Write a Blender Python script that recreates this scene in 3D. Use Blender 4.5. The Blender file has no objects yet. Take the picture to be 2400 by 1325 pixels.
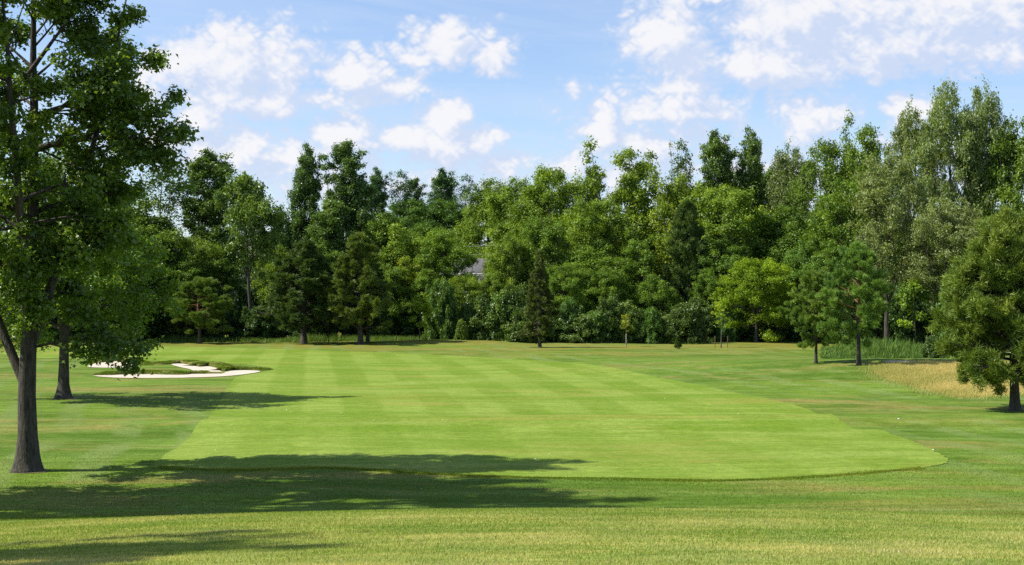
import bpy, math, random
import numpy as np
from mathutils import Vector
from mathutils.geometry import delaunay_2d_cdt

SC = bpy.context.scene
COL = SC.collection
R = math.radians

# ------------------------------------------------------------------ camera
# eye 6 m above the fairway on the rise of a tee, 50 mm lens
EYE = 6.0
FPX = 3297.0          # focal length expressed in photograph pixels
HOR = 690.0           # row of the horizon
cam = bpy.data.cameras.new('camera')
cam.sensor_width = 36.0
cam.lens = 36.0 * FPX / 2400.0
cam.clip_start = 0.5
cam.clip_end = 9000.0
camo = bpy.data.objects.new('camera', cam)
COL.objects.link(camo)
camo.location = (0, 0, EYE)
camo.rotation_euler = (R(90.0) + math.atan((HOR - 662.5) / FPX), 0, 0)
SC.camera = camo

# ------------------------------------------------------------------ light
SUN_AZ = R(-95.0)     # measured from +Y towards +X: the sun stands to the left, a little behind the camera
SUN_EL = R(48.0)
SUN_DIR = Vector((math.sin(SUN_AZ) * math.cos(SUN_EL), math.cos(SUN_AZ) * math.cos(SUN_EL), math.sin(SUN_EL)))
sun = bpy.data.lights.new('sun', 'SUN')
sun.energy = 5.0
sun.angle = R(0.53)
sun.color = (1.0, 0.93, 0.78)
suno = bpy.data.objects.new('sun', sun)
COL.objects.link(suno)
suno.location = (-60, 20, 70)
suno.rotation_euler = SUN_DIR.to_track_quat('Z', 'Y').to_euler()

SC.view_settings.view_transform = 'Standard'
SC.view_settings.look = 'None'
SC.view_settings.exposure = 0.72
SC.view_settings.gamma = 1.0
SC.view_settings.use_curve_mapping = False
SKY_STRENGTH = 0.092
SC.cycles.use_denoising = False
SC.cycles.max_bounces = 8
SC.cycles.diffuse_bounces = 4
SC.cycles.transmission_bounces = 6
SC.cycles.transparent_max_bounces = 8
SC.cycles.sample_clamp_indirect = 6.0


# ---- node helpers
def nd(nt, typ, **kw):
    n = nt.nodes.new(typ)
    for k, v in kw.items():
        setattr(n, k, v)
    return n


def plug(nt, sock, v):
    if hasattr(v, 'is_output') or isinstance(v, bpy.types.NodeSocket):
        nt.links.new(v, sock)
    else:
        sock.default_value = v


def mth(nt, op, a, b=None, c=None, clamp=False):
    n = nd(nt, 'ShaderNodeMath', operation=op)
    n.use_clamp = clamp
    plug(nt, n.inputs[0], a)
    if b is not None:
        plug(nt, n.inputs[1], b)
    if c is not None:
        plug(nt, n.inputs[2], c)
    return n.outputs[0]


def mixc(nt, fac, a, b, blend='MIX'):
    n = nd(nt, 'ShaderNodeMix', data_type='RGBA', blend_type=blend)
    plug(nt, n.inputs[0], fac)
    plug(nt, n.inputs[6], a if not isinstance(a, tuple) else (*a, 1.0)[:4])
    plug(nt, n.inputs[7], b if not isinstance(b, tuple) else (*b, 1.0)[:4])
    return n.outputs[2]


def sstep(nt, x, lo, hi, to0=0.0, to1=1.0):
    n = nd(nt, 'ShaderNodeMapRange', interpolation_type='SMOOTHSTEP')
    plug(nt, n.inputs[0], x)
    n.inputs[1].default_value = lo
    n.inputs[2].default_value = hi
    n.inputs[3].default_value = to0
    n.inputs[4].default_value = to1
    return n.outputs[0]


def noise(nt, vec, scale, detail=4.0, rough=0.55, dist=0.0):
    n = nd(nt, 'ShaderNodeTexNoise')
    plug(nt, n.inputs['Vector'], vec)
    n.inputs['Scale'].default_value = scale
    n.inputs['Detail'].default_value = detail
    n.inputs['Roughness'].default_value = rough
    n.inputs['Distortion'].default_value = dist
    return n.outputs[0]


def vmul(nt, vec, xyz):
    n = nd(nt, 'ShaderNodeVectorMath', operation='MULTIPLY')
    plug(nt, n.inputs[0], vec)
    n.inputs[1].default_value = xyz
    return n.outputs[0]


# ------------------------------------------------------------------ world: clear sky with fair-weather cumulus
# cumulus heaps: azimuth and elevation (thousandths of a radian), their half sizes, their thickness
CLOUDS = []
for px, py, rx, ry, k in [
    (520, 92, 38, 34, .8), (450, 165, 80, 62, 1.0), (545, 175, 120, 85, 1.0), (640, 160, 110, 70, .8), (520, 235, 110, 55, .9),
    (640, 250, 75, 40, .85), (590, 110, 70, 50, .55), (850, 185, 88, 55, .95), (935, 212, 60, 32, .85), (770, 235, 130, 30, .6),
    (1040, 110, 90, 52, .85), (1150, 135, 62, 45, .75), (985, 140, 90, 32, .6), (1045, 285, 62, 58, 1.1), (955, 325, 80, 36, .95),
    (1060, 345, 105, 50, 1.05), (1135, 325, 55, 30, .95), (805, 322, 80, 44, 1.0), (480, 292, 100, 36, .7), (520, 360, 200, 55, .65),
    (680, 375, 190, 55, .7), (1180, 385, 70, 38, .75), (1330, 392, 65, 34, .75), (1560, 90, 100, 66, 1.0), (1600, 140, 85, 48, .85),
    (1850, 70, 160, 130, 1.1), (1800, 168, 130, 50, 1.1), (2000, 50, 240, 110, 1.1), (2200, 60, 260, 95, 1.0), (2400, 50, 240, 90, 1.0),
    (1690, -2, 190, 24, .8), (2050, 130, 200, 66, .95), (2250, 140, 190, 60, .8), (1412, 310, 48, 70, .85), (1560, 262, 160, 80, .6),
    (1600, 216, 85, 26, .85), (1500, 335, 190, 50, .55), (1872, 300, 62, 58, .85), (1950, 282, 56, 40, .65), (2110, 280, 55, 42, .85),
    (950, 440, 500, 55, .42), (1700, 400, 500, 60, .40), (340, 240, 60, 36, .5),
]:
    CLOUDS.append(((px - 1200) / FPX, (HOR - py) / FPX, 1.22 * rx / FPX, 1.22 * ry / FPX, k))

world = bpy.data.worlds.new('World')
SC.world = world
world.use_nodes = True
wt = world.node_tree
wt.nodes.clear()

cg = bpy.data.node_groups.new('cloud_density', 'ShaderNodeTree')
cg.interface.new_socket('Az', in_out='INPUT', socket_type='NodeSocketFloat')
cg.interface.new_socket('El', in_out='INPUT', socket_type='NodeSocketFloat')
cg.interface.new_socket('Density', in_out='OUTPUT', socket_type='NodeSocketFloat')
gi = nd(cg, 'NodeGroupInput')
go = nd(cg, 'NodeGroupOutput')
cv = nd(cg, 'ShaderNodeCombineXYZ')
cg.links.new(gi.outputs[0], cv.inputs[0])
cg.links.new(gi.outputs[1], cv.inputs[1])
field = None
for (a, e, rx, ry, k) in CLOUDS:
    s = nd(cg, 'ShaderNodeVectorMath', operation='MULTIPLY_ADD')
    cg.links.new(cv.outputs[0], s.inputs[0])
    s.inputs[1].default_value = (1 / rx, 1 / ry, 0)
    s.inputs[2].default_value = (-a / rx, -e / ry, 0)
    l = nd(cg, 'ShaderNodeVectorMath', operation='LENGTH')
    cg.links.new(s.outputs[0], l.inputs[0])
    b = mth(cg, 'MULTIPLY_ADD', l.outputs['Value'], -0.72 * k, 0.78 * k)
    field = b if field is None else mth(cg, 'SMOOTH_MAX', field, b, 0.16)
# beyond the picture the same kind of heaps go on, spread by a slow noise
low = noise(cg, vmul(cg, cv.outputs[0], (9.0, 16.0, 1.0)), 1.0, 2.0)
gen = mth(cg, 'MULTIPLY_ADD', low, 3.2, -1.75)
absa = mth(cg, 'ABSOLUTE', gi.outputs[0])
outm = mth(cg, 'MAXIMUM', sstep(cg, absa, .37, .45), sstep(cg, gi.outputs[1], .215, .27))
gen = mth(cg, 'MULTIPLY_ADD', mth(cg, 'SUBTRACT', outm, 1.0), 3.0, gen)
field = mth(cg, 'MAXIMUM', field, mth(cg, 'MINIMUM', gen, 0.6))
field = mth(cg, 'MINIMUM', mth(cg, 'MAXIMUM', field, -0.6), 0.75)
f1 = noise(cg, vmul(cg, cv.outputs[0], (46.0, 60.0, 1.0)), 1.0, 5.0, 0.56, 0.25)
f2 = noise(cg, vmul(cg, cv.outputs[0], (16.0, 22.0, 1.0)), 1.0, 3.0, 0.5)
puff = -0.24
for sc_, k_ in ((34.0, 1.0), (80.0, 0.8), (170.0, 0.5)):
    b_ = mth(cg, 'ABSOLUTE', mth(cg, 'SUBTRACT', noise(cg, vmul(cg, cv.outputs[0], (sc_, sc_ * 1.25, sc_)), 1.0, 0.0), 0.5))
    puff = mth(cg, 'MULTIPLY_ADD', b_, k_, puff)
fb = mth(cg, 'MULTIPLY_ADD', mth(cg, 'SUBTRACT', f1, 0.5), 0.36, field)
fb = mth(cg, 'ADD', fb, puff)
fb = mth(cg, 'MULTIPLY_ADD', mth(cg, 'SUBTRACT', f2, 0.5), 0.20, fb)
fb = mth(cg, 'ADD', fb, 0.01)
cg.links.new(fb, go.inputs[0])

tc = nd(wt, 'ShaderNodeTexCoord')
sep = nd(wt, 'ShaderNodeSeparateXYZ')
wt.links.new(tc.outputs['Generated'], sep.inputs[0])
az = mth(wt, 'ARCTAN2', sep.outputs[0], sep.outputs[1])
el = mth(wt, 'ARCSINE', sep.outputs[2])


def dens(da, de):
    g = nd(wt, 'ShaderNodeGroup', node_tree=cg)
    plug(wt, g.inputs[0], mth(wt, 'ADD', az, da) if da else az)
    plug(wt, g.inputs[1], mth(wt, 'ADD', el, de) if de else el)
    return g.outputs[0]


d0 = dens(0, 0)
d1 = dens(-0.013, 0.014)
sky = nd(wt, 'ShaderNodeTexSky', sky_type='NISHITA')
sky.sun_disc = False
sky.sun_elevation = SUN_EL
sky.sun_rotation = SUN_AZ
sky.altitude = 200
sky.air_density = 1.0
sky.dust_density = 0.6
sky.ozone_density = 1.6
alpha = sstep(wt, d0, -0.11, 0.38)
lit = mth(wt, 'MULTIPLY', sstep(wt, mth(wt, 'SUBTRACT', d0, d1), -0.34, 0.42), sstep(wt, d0, -0.10, 0.55))
thick = sstep(wt, d0, 0.1, 0.75)
lit = mth(wt, 'MULTIPLY_ADD', thick, -0.10, lit, clamp=True)
# thin high streaks
ci = nd(wt, 'ShaderNodeCombineXYZ')
wt.links.new(mth(wt, 'MULTIPLY', az, 5.0), ci.inputs[0])
wt.links.new(mth(wt, 'MULTIPLY_ADD', el, 34.0, mth(wt, 'MULTIPLY', az, 3.0)), ci.inputs[1])
cir = noise(wt, ci.outputs[0], 1.0, 5.0, 0.6, 0.6)
cirm = sstep(wt, cir, 0.32, 0.78, 0.04, 0.46)
cirm = mth(wt, 'MULTIPLY', cirm, sstep(wt, el, -0.02, 0.6, 1.0, 0.5))
CW = 1.0 / SKY_STRENGTH
cloud_lit = (0.600 * CW, 0.588 * CW, 0.590 * CW)
cloud_shade = (0.385 * CW, 0.440 * CW, 0.560 * CW)
skyc = sky.outputs[0]
skyc = mixc(wt, 1.0, skyc, (1.00, 1.04, 1.17), 'MULTIPLY')
skyc = mixc(wt, cirm, skyc, (0.42 * CW, 0.48 * CW, 0.59 * CW))
cc = mixc(wt, lit, cloud_shade, cloud_lit)
skyc = mixc(wt, mth(wt, 'MULTIPLY', alpha, 0.93), skyc, cc)
bg = nd(wt, 'ShaderNodeBackground')
wt.links.new(skyc, bg.inputs[0])
bg.inputs[1].default_value = SKY_STRENGTH
wo = nd(wt, 'ShaderNodeOutputWorld')
wt.links.new(bg.outputs[0], wo.inputs[0])
world.cycles.sampling_method = 'MANUAL'
world.cycles.sample_map_resolution = 512


# ------------------------------------------------------------------ terrain height
def ss(x, a, b):
    t = np.clip((np.asarray(x, float) - a) / (b - a), 0, 1)
    return t * t * (3 - 2 * t)


def gauss(x, y, cx, cy, sx, sy, rot=0.0):
    c, s = math.cos(rot), math.sin(rot)
    dx, dy = x - cx, y - cy
    u, v = c * dx + s * dy, -s * dx + c * dy
    return np.exp(-(u / sx) ** 2 - (v / sy) ** 2)


def h(x, y):
    x = np.asarray(x, float)
    y = np.asarray(y, float)
    zc = np.maximum(1.80 - 0.30 * ((x - 1.6) / 11.0) ** 2, 0.9)
    near = zc + (27.0 - np.minimum(y, 27.0)) * 0.097
    near = np.minimum(near, 4.35)
    z = np.where(y < 27.0, near, 0) + np.where(y >= 27.0, zc * (1 - ss(y, 25.0, 40.5)) / (1 - ss(27.0, 25.0, 40.5)), 0)
    # the fold across the fairway, the rising right-hand bank, swells by the wood
    z = z + 0.42 * np.exp(-((y - 64.5 - 0.05 * x) / 3.6) ** 2) * ss(x, -22, -8)
    z = z - 0.16 * np.exp(-((y - 71.5 - 0.05 * x) / 4.5) ** 2) * ss(x, -22, -8)
    z = z + 0.10 * np.exp(-((y - 52.0) / 5.0) ** 2)
    z = z + 1.25 * gauss(x, y, 33, 101, 14, 12, -0.25)
    z = z + 0.55 * gauss(x, y, 17, 112, 12, 16)
    z = z + 0.40 * gauss(x, y, -8, 172, 12, 7) + 0.3 * gauss(x, y, 24, 150, 16, 5) + 0.25 * gauss(x, y, 6, 140, 14, 5)
    z = z + 0.06 * np.sin(x * 0.31 + y * 0.12) * np.sin(y * 0.17 + 1.3) * ss(y, 40, 60)
    z = z + 4.2 * ss(y, 202, 240)
    return z


def gx(px, d):
    return (px - 1200.0) / FPX * d


def zt(py, d):
    return EYE - (py - HOR) / FPX * d


_DS = np.concatenate([np.arange(12, 60, 0.05), np.arange(60, 300, 0.2)])


def ground(px, py):
    """the spot of the terrain seen along one line of sight"""
    xs = (px - 1200.0) / FPX * _DS
    zr = EYE - (py - HOR) / FPX * _DS
    below = zr < h(xs, _DS)
    d = _DS[int(np.argmax(below))] if below.any() else 300.0
    x = gx(px, d)
    return x, d, float(h(x, d))


# ------------------------------------------------------------------ mesh helpers
def build_mesh(name, V, polys, mats=(), rnd=None, smooth=False, mat_idx=None):
    V = np.ascontiguousarray(np.asarray(V, np.float32).reshape(-1, 3))
    me = bpy.data.meshes.new(name)
    me.vertices.add(len(V))
    me.vertices.foreach_set('co', V.ravel())
    loops, starts, off = [], [], 0
    for P in polys:
        P = np.asarray(P, np.int32)
        if P.size == 0:
            continue
        n, k = P.shape
        loops.append(P.ravel())
        starts.append(off + np.arange(n, dtype=np.int32) * k)
        off += n * k
    loops = np.concatenate(loops)
    starts = np.concatenate(starts)
    me.loops.add(len(loops))
    me.loops.foreach_set('vertex_index', loops)
    me.polygons.add(len(starts))
    me.polygons.foreach_set('loop_start', starts)
    if smooth:
        me.polygons.foreach_set('use_smooth', np.ones(len(starts), bool))
    for m in mats:
        me.materials.append(m)
    if mat_idx is not None:
        me.polygons.foreach_set('material_index', np.asarray(mat_idx, np.int32))
    if rnd is not None:
        at = me.attributes.new('rnd', 'FLOAT', 'FACE')
        at.data.foreach_set('value', np.asarray(rnd, np.float32))
    me.update(calc_edges=True)
    return me


def link(name, data, parent=None, loc=None):
    o = bpy.data.objects.new(name, data)
    COL.objects.link(o)
    if parent is not None:
        o.parent = parent
    if loc is not None:
        o.location = loc
    return o


def tag(o, label=None, cat=None, group=None, kind=None):
    if label:
        o['label'] = label
    if cat:
        o['category'] = cat
    if group:
        o['group'] = group
    if kind:
        o['kind'] = kind
    return o


def unit(v):
    return v / np.maximum(np.linalg.norm(v, axis=-1, keepdims=True), 1e-9)


def tubes(P0, D, L, C, r0, r1, sides, rings):
    """many bent tapering tubes at once; returns verts and quads"""
    n = len(P0)
    s = np.linspace(0, 1, rings)
    Lc = L[:, None, None]
    P = P0[:, None, :] + D[:, None, :] * Lc * s[None, :, None] + C[:, None, :] * Lc * (s ** 2)[None, :, None]
    T = unit(D[:, None, :] + 2 * C[:, None, :] * s[None, :, None])
    ref = np.where(np.abs(D[:, 2:3]) > 0.9, np.array([[1.0, 0, 0]]), np.array([[0, 0, 1.0]]))
    a = np.cross(D, ref)[:, None, :]
    a = unit(a - T * np.sum(a * T, -1, keepdims=True))
    b = np.cross(T, a)
    r = r0[:, None] + (r1 - r0)[:, None] * s[None, :]
    th = np.arange(sides) / sides * 2 * math.pi
    V = P[:, :, None, :] + r[:, :, None, None] * (a[:, :, None, :] * np.cos(th)[None, None, :, None] + b[:, :, None, :] * np.sin(th)[None, None, :, None])
    i = np.arange(n)[:, None, None] * rings * sides
    j = np.arange(rings - 1)[None, :, None] * sides
    k = np.arange(sides)[None, None, :]
    k2 = (k + 1) % sides
    F = np.stack([i + j + k, i + j + k2, i + j + sides + k2, i + j + sides + k], -1).reshape(-1, 4)
    return V.reshape(-1, 3), F


def sweep(pts, rad, sides, rng=None, flute=0.0):
    """one tube along a polyline, ring radii given, slight fluting"""
    pts = np.asarray(pts, float)
    rad = np.asarray(rad, float)
    m = len(pts)
    T = unit(np.gradient(pts, axis=0))
    ref = np.array([1.0, 0, 0])
    a = unit(ref - T * (T @ ref)[:, None])
    b = np.cross(T, a)
    th = np.arange(sides) / sides * 2 * math.pi
    rr = rad[:, None] * np.ones((m, sides))
    if flute and rng is not None:
        ph = rng.uniform(0, 6.28, 3)
        rr = rr * (1 + flute * (np.sin(3 * th + ph[0]) + 0.7 * np.sin(5 * th + ph[1]))[None, :])
    V = pts[:, None, :] + rr[:, :, None] * (a[:, None, :] * np.cos(th)[None, :, None] + b[:, None, :] * np.sin(th)[None, :, None])
    j = np.arange(m - 1)[:, None] * sides
    k = np.arange(sides)[None, :]
    k2 = (k + 1) % sides
    F = np.stack([j + k, j + k2, j + sides + k2, j + sides + k], -1).reshape(-1, 4)
    return V.reshape(-1, 3), F


# ------------------------------------------------------------------ materials
def new_mat(name):
    m = bpy.data.materials.new(name)
    m.use_nodes = True
    nt = m.node_tree
    nt.nodes.clear()
    out = nd(nt, 'ShaderNodeOutputMaterial')
    return m, nt, out


def attr(nt, name='rnd'):
    a = nd(nt, 'ShaderNodeAttribute', attribute_type='GEOMETRY')
    a.attribute_name = name
    return a.outputs['Fac']


def leaf_mat(name, dark, mid, light, trans=0.4, gloss=0.06, grough=0.38, under=None, tinted=True):
    """leaf colour runs from leaf to leaf; each tree's own tint is its object colour"""
    m, nt, out = new_mat(name)
    r = attr(nt)
    cr = nd(nt, 'ShaderNodeValToRGB')
    cr.color_ramp.elements[0].position = 0.0
    cr.color_ramp.elements[0].color = (*dark, 1)
    cr.color_ramp.elements[1].position = 1.0
    cr.color_ramp.elements[1].color = (*light, 1)
    e = cr.color_ramp.elements.new(0.5)
    e.color = (*mid, 1)
    nt.links.new(r, cr.inputs[0])
    c = cr.outputs[0]
    if tinted:
        oi = nd(nt, 'ShaderNodeObjectInfo')
        c = mixc(nt, 1.0, c, oi.outputs['Color'], 'MULTIPLY')
    if under:
        ge = nd(nt, 'ShaderNodeNewGeometry')
        c = mixc(nt, mth(nt, 'MULTIPLY', ge.outputs['Backfacing'], 0.55), c, under)
    df = nd(nt, 'ShaderNodeBsdfDiffuse')
    nt.links.new(c, df.inputs[0])
    tr = nd(nt, 'ShaderNodeBsdfTranslucent')
    tcol = mixc(nt, 1.0, c, (1.25, 1.15, 0.45), 'MULTIPLY')
    nt.links.new(tcol, tr.inputs[0])
    mx = nd(nt, 'ShaderNodeMixShader')
    mx.inputs[0].default_value = trans
    nt.links.new(df.outputs[0], mx.inputs[1])
    nt.links.new(tr.outputs[0], mx.inputs[2])
    gl = nd(nt, 'ShaderNodeBsdfGlossy')
    gl.inputs['Color'].default_value = (0.9, 0.95, 1.0, 1)
    gl.inputs['Roughness'].default_value = grough
    m2 = nd(nt, 'ShaderNodeMixShader')
    m2.inputs[0].default_value = gloss
    nt.links.new(mx.outputs[0], m2.inputs[1])
    nt.links.new(gl.outputs[0], m2.inputs[2])
    nt.links.new(m2.outputs[0], out.inputs[0])
    return m


def bark_mat(name, c1, c2, scale=6.0, upper=None, z0=3.0, z1=5.0):
    m, nt, out = new_mat(name)
    t = nd(nt, 'ShaderNodeTexCoord')
    n1 = noise(nt, vmul(nt, t.outputs['Object'], (1, 1, 0.18)), scale * 2.2, 6.0, 0.65, 0.4)
    n2 = noise(nt, t.outputs['Object'], scale * 0.25, 3.0)
    c = mixc(nt, sstep(nt, n1, 0.34, 0.68), c1, c2)
    c = mixc(nt, sstep(nt, n2, 0.45, 0.8, 0, 0.35), c, tuple(min(1, v * 1.5) for v in c2))
    if upper:
        s = nd(nt, 'ShaderNodeSeparateXYZ')
        nt.links.new(t.outputs['Object'], s.inputs[0])
        c = mixc(nt, sstep(nt, s.outputs[2], z0, z1), c, upper)
    b = nd(nt, 'ShaderNodeBsdfPrincipled')
    nt.links.new(c, b.inputs['Base Color'])
    b.inputs['Roughness'].default_value = 0.9
    bp = nd(nt, 'ShaderNodeBump')
    bp.inputs['Strength'].default_value = 1.0
    bp.inputs['Distance'].default_value = 0.06
    nt.links.new(n1, bp.inputs['Height'])
    nt.links.new(bp.outputs[0], b.inputs['Normal'])
    nt.links.new(b.outputs[0], out.inputs[0])
    return m


def plain_mat(name, c, rough=0.7, var=0.15, scale=3.0):
    m, nt, out = new_mat(name)
    t = nd(nt, 'ShaderNodeTexCoord')
    n = noise(nt, t.outputs['Object'], scale, 5.0)
    col = mixc(nt, n, tuple(v * (1 - var) for v in c), tuple(min(1, v * (1 + var)) for v in c))
    b = nd(nt, 'ShaderNodeBsdfPrincipled')
    nt.links.new(col, b.inputs['Base Color'])
    b.inputs['Roughness'].default_value = rough
    nt.links.new(b.outputs[0], out.inputs[0])
    return m


M_LEAF = leaf_mat('broad_leaf', (.060, .112, .017), (.128, .215, .028), (.230, .330, .050), .40, .018, .5)
M_MAPLE = leaf_mat('maple_leaf', (.060, .122, .016), (.126, .222, .023), (.230, .335, .038), .48, .030, .42)
M_POPLAR = leaf_mat('poplar_leaf', (.060, .110, .021), (.112, .188, .034), (.200, .280, .062), .34, .030, .42)
M_SILVER = leaf_mat('silver_poplar_leaf', (.105, .155, .034), (.180, .245, .052), (.270, .335, .088), .42, .02, .45, under=(.27, .33, .16))
M_SHRUB = leaf_mat('shrub_leaf', (.038, .080, .016), (.078, .142, .026), (.150, .225, .046), .34, .030, .42)
M_NEEDLE = leaf_mat('pine_needle', (.045, .080, .022), (.082, .130, .032), (.140, .185, .046), .24, .02, .5)
M_SPRUCE = leaf_mat('spruce_needle', (.042, .052, .014), (.098, .108, .020), (.175, .170, .034), .2, .02, .5)
M_BARK = bark_mat('grey_bark', (.028, .024, .020), (.085, .075, .062))
M_BARK_D = bark_mat('dark_bark', (.018, .016, .013), (.082, .070, .058), 5.0)
M_BARK_SP = bark_mat('scots_pine_bark', (.030, .024, .020), (.080, .062, .050), 6.0, (.20, .095, .045), 2.4, 4.6)
M_BARK_S = bark_mat('silver_bark', (.045, .042, .036), (.13, .125, .105))


# ------------------------------------------------------------------ tree generator
PROF = {
    'full': lambda u: np.interp(u, [0, .08, .35, .62, .80, .92, 1.0], [.75, 1.0, 1.0, .86, .64, .40, .10]),
    'near': lambda u: np.interp(u, [0, .06, .25, .42, .54, .66, .76, .86, 1.0], [.5, .72, .74, .80, 1.0, .98, .78, .55, .12]),
    'round': lambda u: np.sqrt(np.clip(1 - ((u - 0.42) / 0.60) ** 2, 0.02, 1)),
    'egg': lambda u: np.clip(np.sin(np.clip(u * 0.94 + 0.06, 0, 1) ** 0.72 * math.pi), 0.03, 1) ** 0.8,
    'column': lambda u: np.clip(1.25 * (u + 0.05) ** 0.35 * (1.02 - u) ** 0.42, 0.05, 1),
    'cone': lambda u: np.clip(1.02 - u, 0.03, 1) ** 0.85 * np.clip(u * 6 + 0.55, 0, 1),
    'ovate': lambda u: np.clip(1.02 - u, 0.03, 1) ** 0.62 * np.clip(u * 3.2 + 0.45, 0, 1),
    'dome': lambda u: np.clip(1 - u ** 2.2, 0.03, 1) ** 0.6,
    'open': lambda u: np.clip(0.45 + 0.9 * u, 0, 1) * np.clip((1.03 - u) * 2.6, 0.05, 1) ** 0.55,
}


def gen_tree(seed, H, Rc, t0=.2, prof='round', leaders=3, fork=.3, fspread=16, n1=30, n2=6, n3=4, nl=40, a_lo=72, a_hi=28,
             c1=.10, lean=(0, 0), r_tr=.25, leaf='kite', lsz=.22, sig=.28, upb=.55, flat2=1.0, bark=None, mat=None, wob=.26,
             extra=(), twigs=False, len2=.46, len3=.5, sweep_x=0.0, fan=None, droop=0.0, slo=.22, asp=.62, sides=9, base_flare=.6, wiggle=.012, sprig=0.0):
    rng = np.random.default_rng(seed)
    lean = np.array([lean[0], lean[1], 0.0])
    pf = PROF[prof]
    ph = rng.uniform(0, 6.28, 8)

    def axis(z):
        t = np.clip(z / H, 0, 1)[..., None]
        return lean * H * (t ** 1.6)

    def inside(P):
        z = P[..., 2]
        u = (z / H - t0) / (1 - t0)
        ax = axis(z)
        dx = P[..., 0] - ax[..., 0]
        dy = P[..., 1] - ax[..., 1]
        rho = np.hypot(dx, dy)
        az_ = np.arctan2(dy, dx)
        w = 1 + wob * (1 - .65 * np.clip(u, 0, 1)) * (np.sin(2 * az_ + ph[0] + 4 * u) * .5 + np.sin(3 * az_ + ph[1] - 7 * u) * .5 + np.sin(9 * u + ph[2] + az_) * .6)
        return (rho < Rc * pf(np.clip(u, 0, 1)) * w) & (z < H) & (u > -0.12)

    Vw, Fw, off = [], [], 0

    def addw(V, F):
        nonlocal off
        Vw.append(V)
        Fw.append(F + off)
        off += len(V)

    # trunk and leaders
    m = 14
    t = np.linspace(0, 1, m)
    zz = -0.25 + (H * 0.97 + 0.25) * t
    tr = axis(zz) + np.stack([np.zeros(m), np.zeros(m), zz], -1)
    wig = np.cumsum(rng.normal(0, wiggle * H / 3.0, (m, 2)), 0)
    wig -= wig[0]
    tr[:, :2] += wig * np.minimum(1, t * 2)[:, None]
    rad = r_tr * ((1 - t) ** 0.85 * 0.93 + 0.07)
    rad = rad * (1 + base_flare * np.exp(-np.maximum(zz, 0) / (0.9 * r_tr + .15)))
    # finer rings near the ground so that the flare reads
    zq = np.array([-.25, 0, .12, .3, .6, 1.0])
    zq = zq[zq < zz[1] * 0.9]
    trq = np.stack([np.interp(zq, zz, tr[:, k]) for k in range(3)], -1)
    rq = r_tr * (1 + base_flare * np.exp(-np.maximum(zq, 0) / (0.9 * r_tr + .15)))
    V, F = sweep(np.vstack([trq, tr[1:]]), np.concatenate([rq, rad[1:]]), sides, rng, .05)
    addw(V, F)
    # a leader: points, radius
    LP = [(tr, rad)]
    for k in range(leaders - 1):
        zf = H * (fork + rng.uniform(-.06, .10))
        p0 = np.array([np.interp(zf, zz, tr[:, q]) for q in range(3)])
        r0 = np.interp(zf, zz, rad) * rng.uniform(.6, .8)
        a = (k + rng.uniform(-.2, .2)) / max(1, leaders - 1) * 2 * math.pi + ph[3]
        if fan is not None:
            a = fan[k % len(fan)]
        sp = R(fspread * rng.uniform(.75, 1.3))
        top = H * rng.uniform(.78, .97)
        Ln = (top - zf) / math.cos(sp)
        q = np.linspace(0, 1, 9)
        d = np.array([math.sin(sp) * math.cos(a), math.sin(sp) * math.sin(a), math.cos(sp)])
        pts = p0 + d * Ln * q[:, None] + np.array([0, 0, .04]) * Ln * (q ** 2)[:, None] - np.array([d[0], d[1], 0]) * Ln * .25 * (q ** 2)[:, None]
        pts = pts + lean * H * (np.clip(pts[:, 2:3] / H, 0, 1) ** 1.6 - np.clip(p0[2] / H, 0, 1) ** 1.6) * .8
        pts[1:, :2] += np.cumsum(rng.normal(0, wiggle * H / 4.0, (8, 2)), 0)
        rd = r0 * ((1 - q) ** .85 * .94 + .06)
        V, F = sweep(pts, rd, max(5, sides - 2), rng, .04)
        addw(V, F)
        LP.append((pts, rd))
    # limbs
    per = np.maximum(4, (n1 * np.array([1.0] + [.75] * (leaders - 1)) / (1 + .75 * (leaders - 1))).astype(int))
    P0, D, r0 = [], [], []
    for (pts, rd), n in zip(LP, per):
        zl, zh = max(H * t0, pts[0, 2] + .05 * H), pts[-1, 2]
        u = (np.arange(n) + rng.uniform(0, .9, n)) / n
        z = zl + (zh - zl) * u ** .92
        p = np.stack([np.interp(z, pts[:, 2], pts[:, q]) for q in range(3)], -1)
        a = np.arange(n) * 2.39996 + rng.uniform(0, 6.28) + rng.normal(0, .35, n)
        uu = np.clip((z / H - t0) / (1 - t0), 0, 1)
        an = np.radians(a_lo + (a_hi - a_lo) * uu + rng.normal(0, 7, n))
        d = np.stack([np.sin(an) * np.cos(a), np.sin(an) * np.sin(a), np.cos(an)], -1)
        # leaders send their limbs outward rather than into one another
        outw = p[:, :2] - axis(z)[:, :2]
        d[:, :2] += outw / Rc * .55
        d[:, 0] += sweep_x
        P0.append(p)
        D.append(unit(d))
        r0.append(np.interp(z, pts[:, 2], rd) * rng.uniform(.42, .62, n))
    P0, D, r0 = np.vstack(P0), np.vstack(D), np.concatenate(r0)
    n = len(P0)
    C = rng.normal(0, .07, (n, 3)) + np.array([sweep_x * .4, 0, c1])
    C[:, 2] -= droop * (1 - np.clip((P0[:, 2] / H - t0) / (1 - t0), 0, 1))
    g = np.linspace(.05, 1, 26) * Rc * 1.7
    Pt = P0[:, None, :] + D[:, None, :] * g[None, :, None] + C[:, None, :] * g[None, :, None]
    ok = inside(Pt)
    ok = np.logical_and.accumulate(ok | (np.arange(26) < 2)[None, :], axis=1)
    L = g[np.maximum(ok.sum(1) - 1, 0)] * rng.uniform(.78, 1.06, n)
    L = np.maximum(L, Rc * .12)
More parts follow.
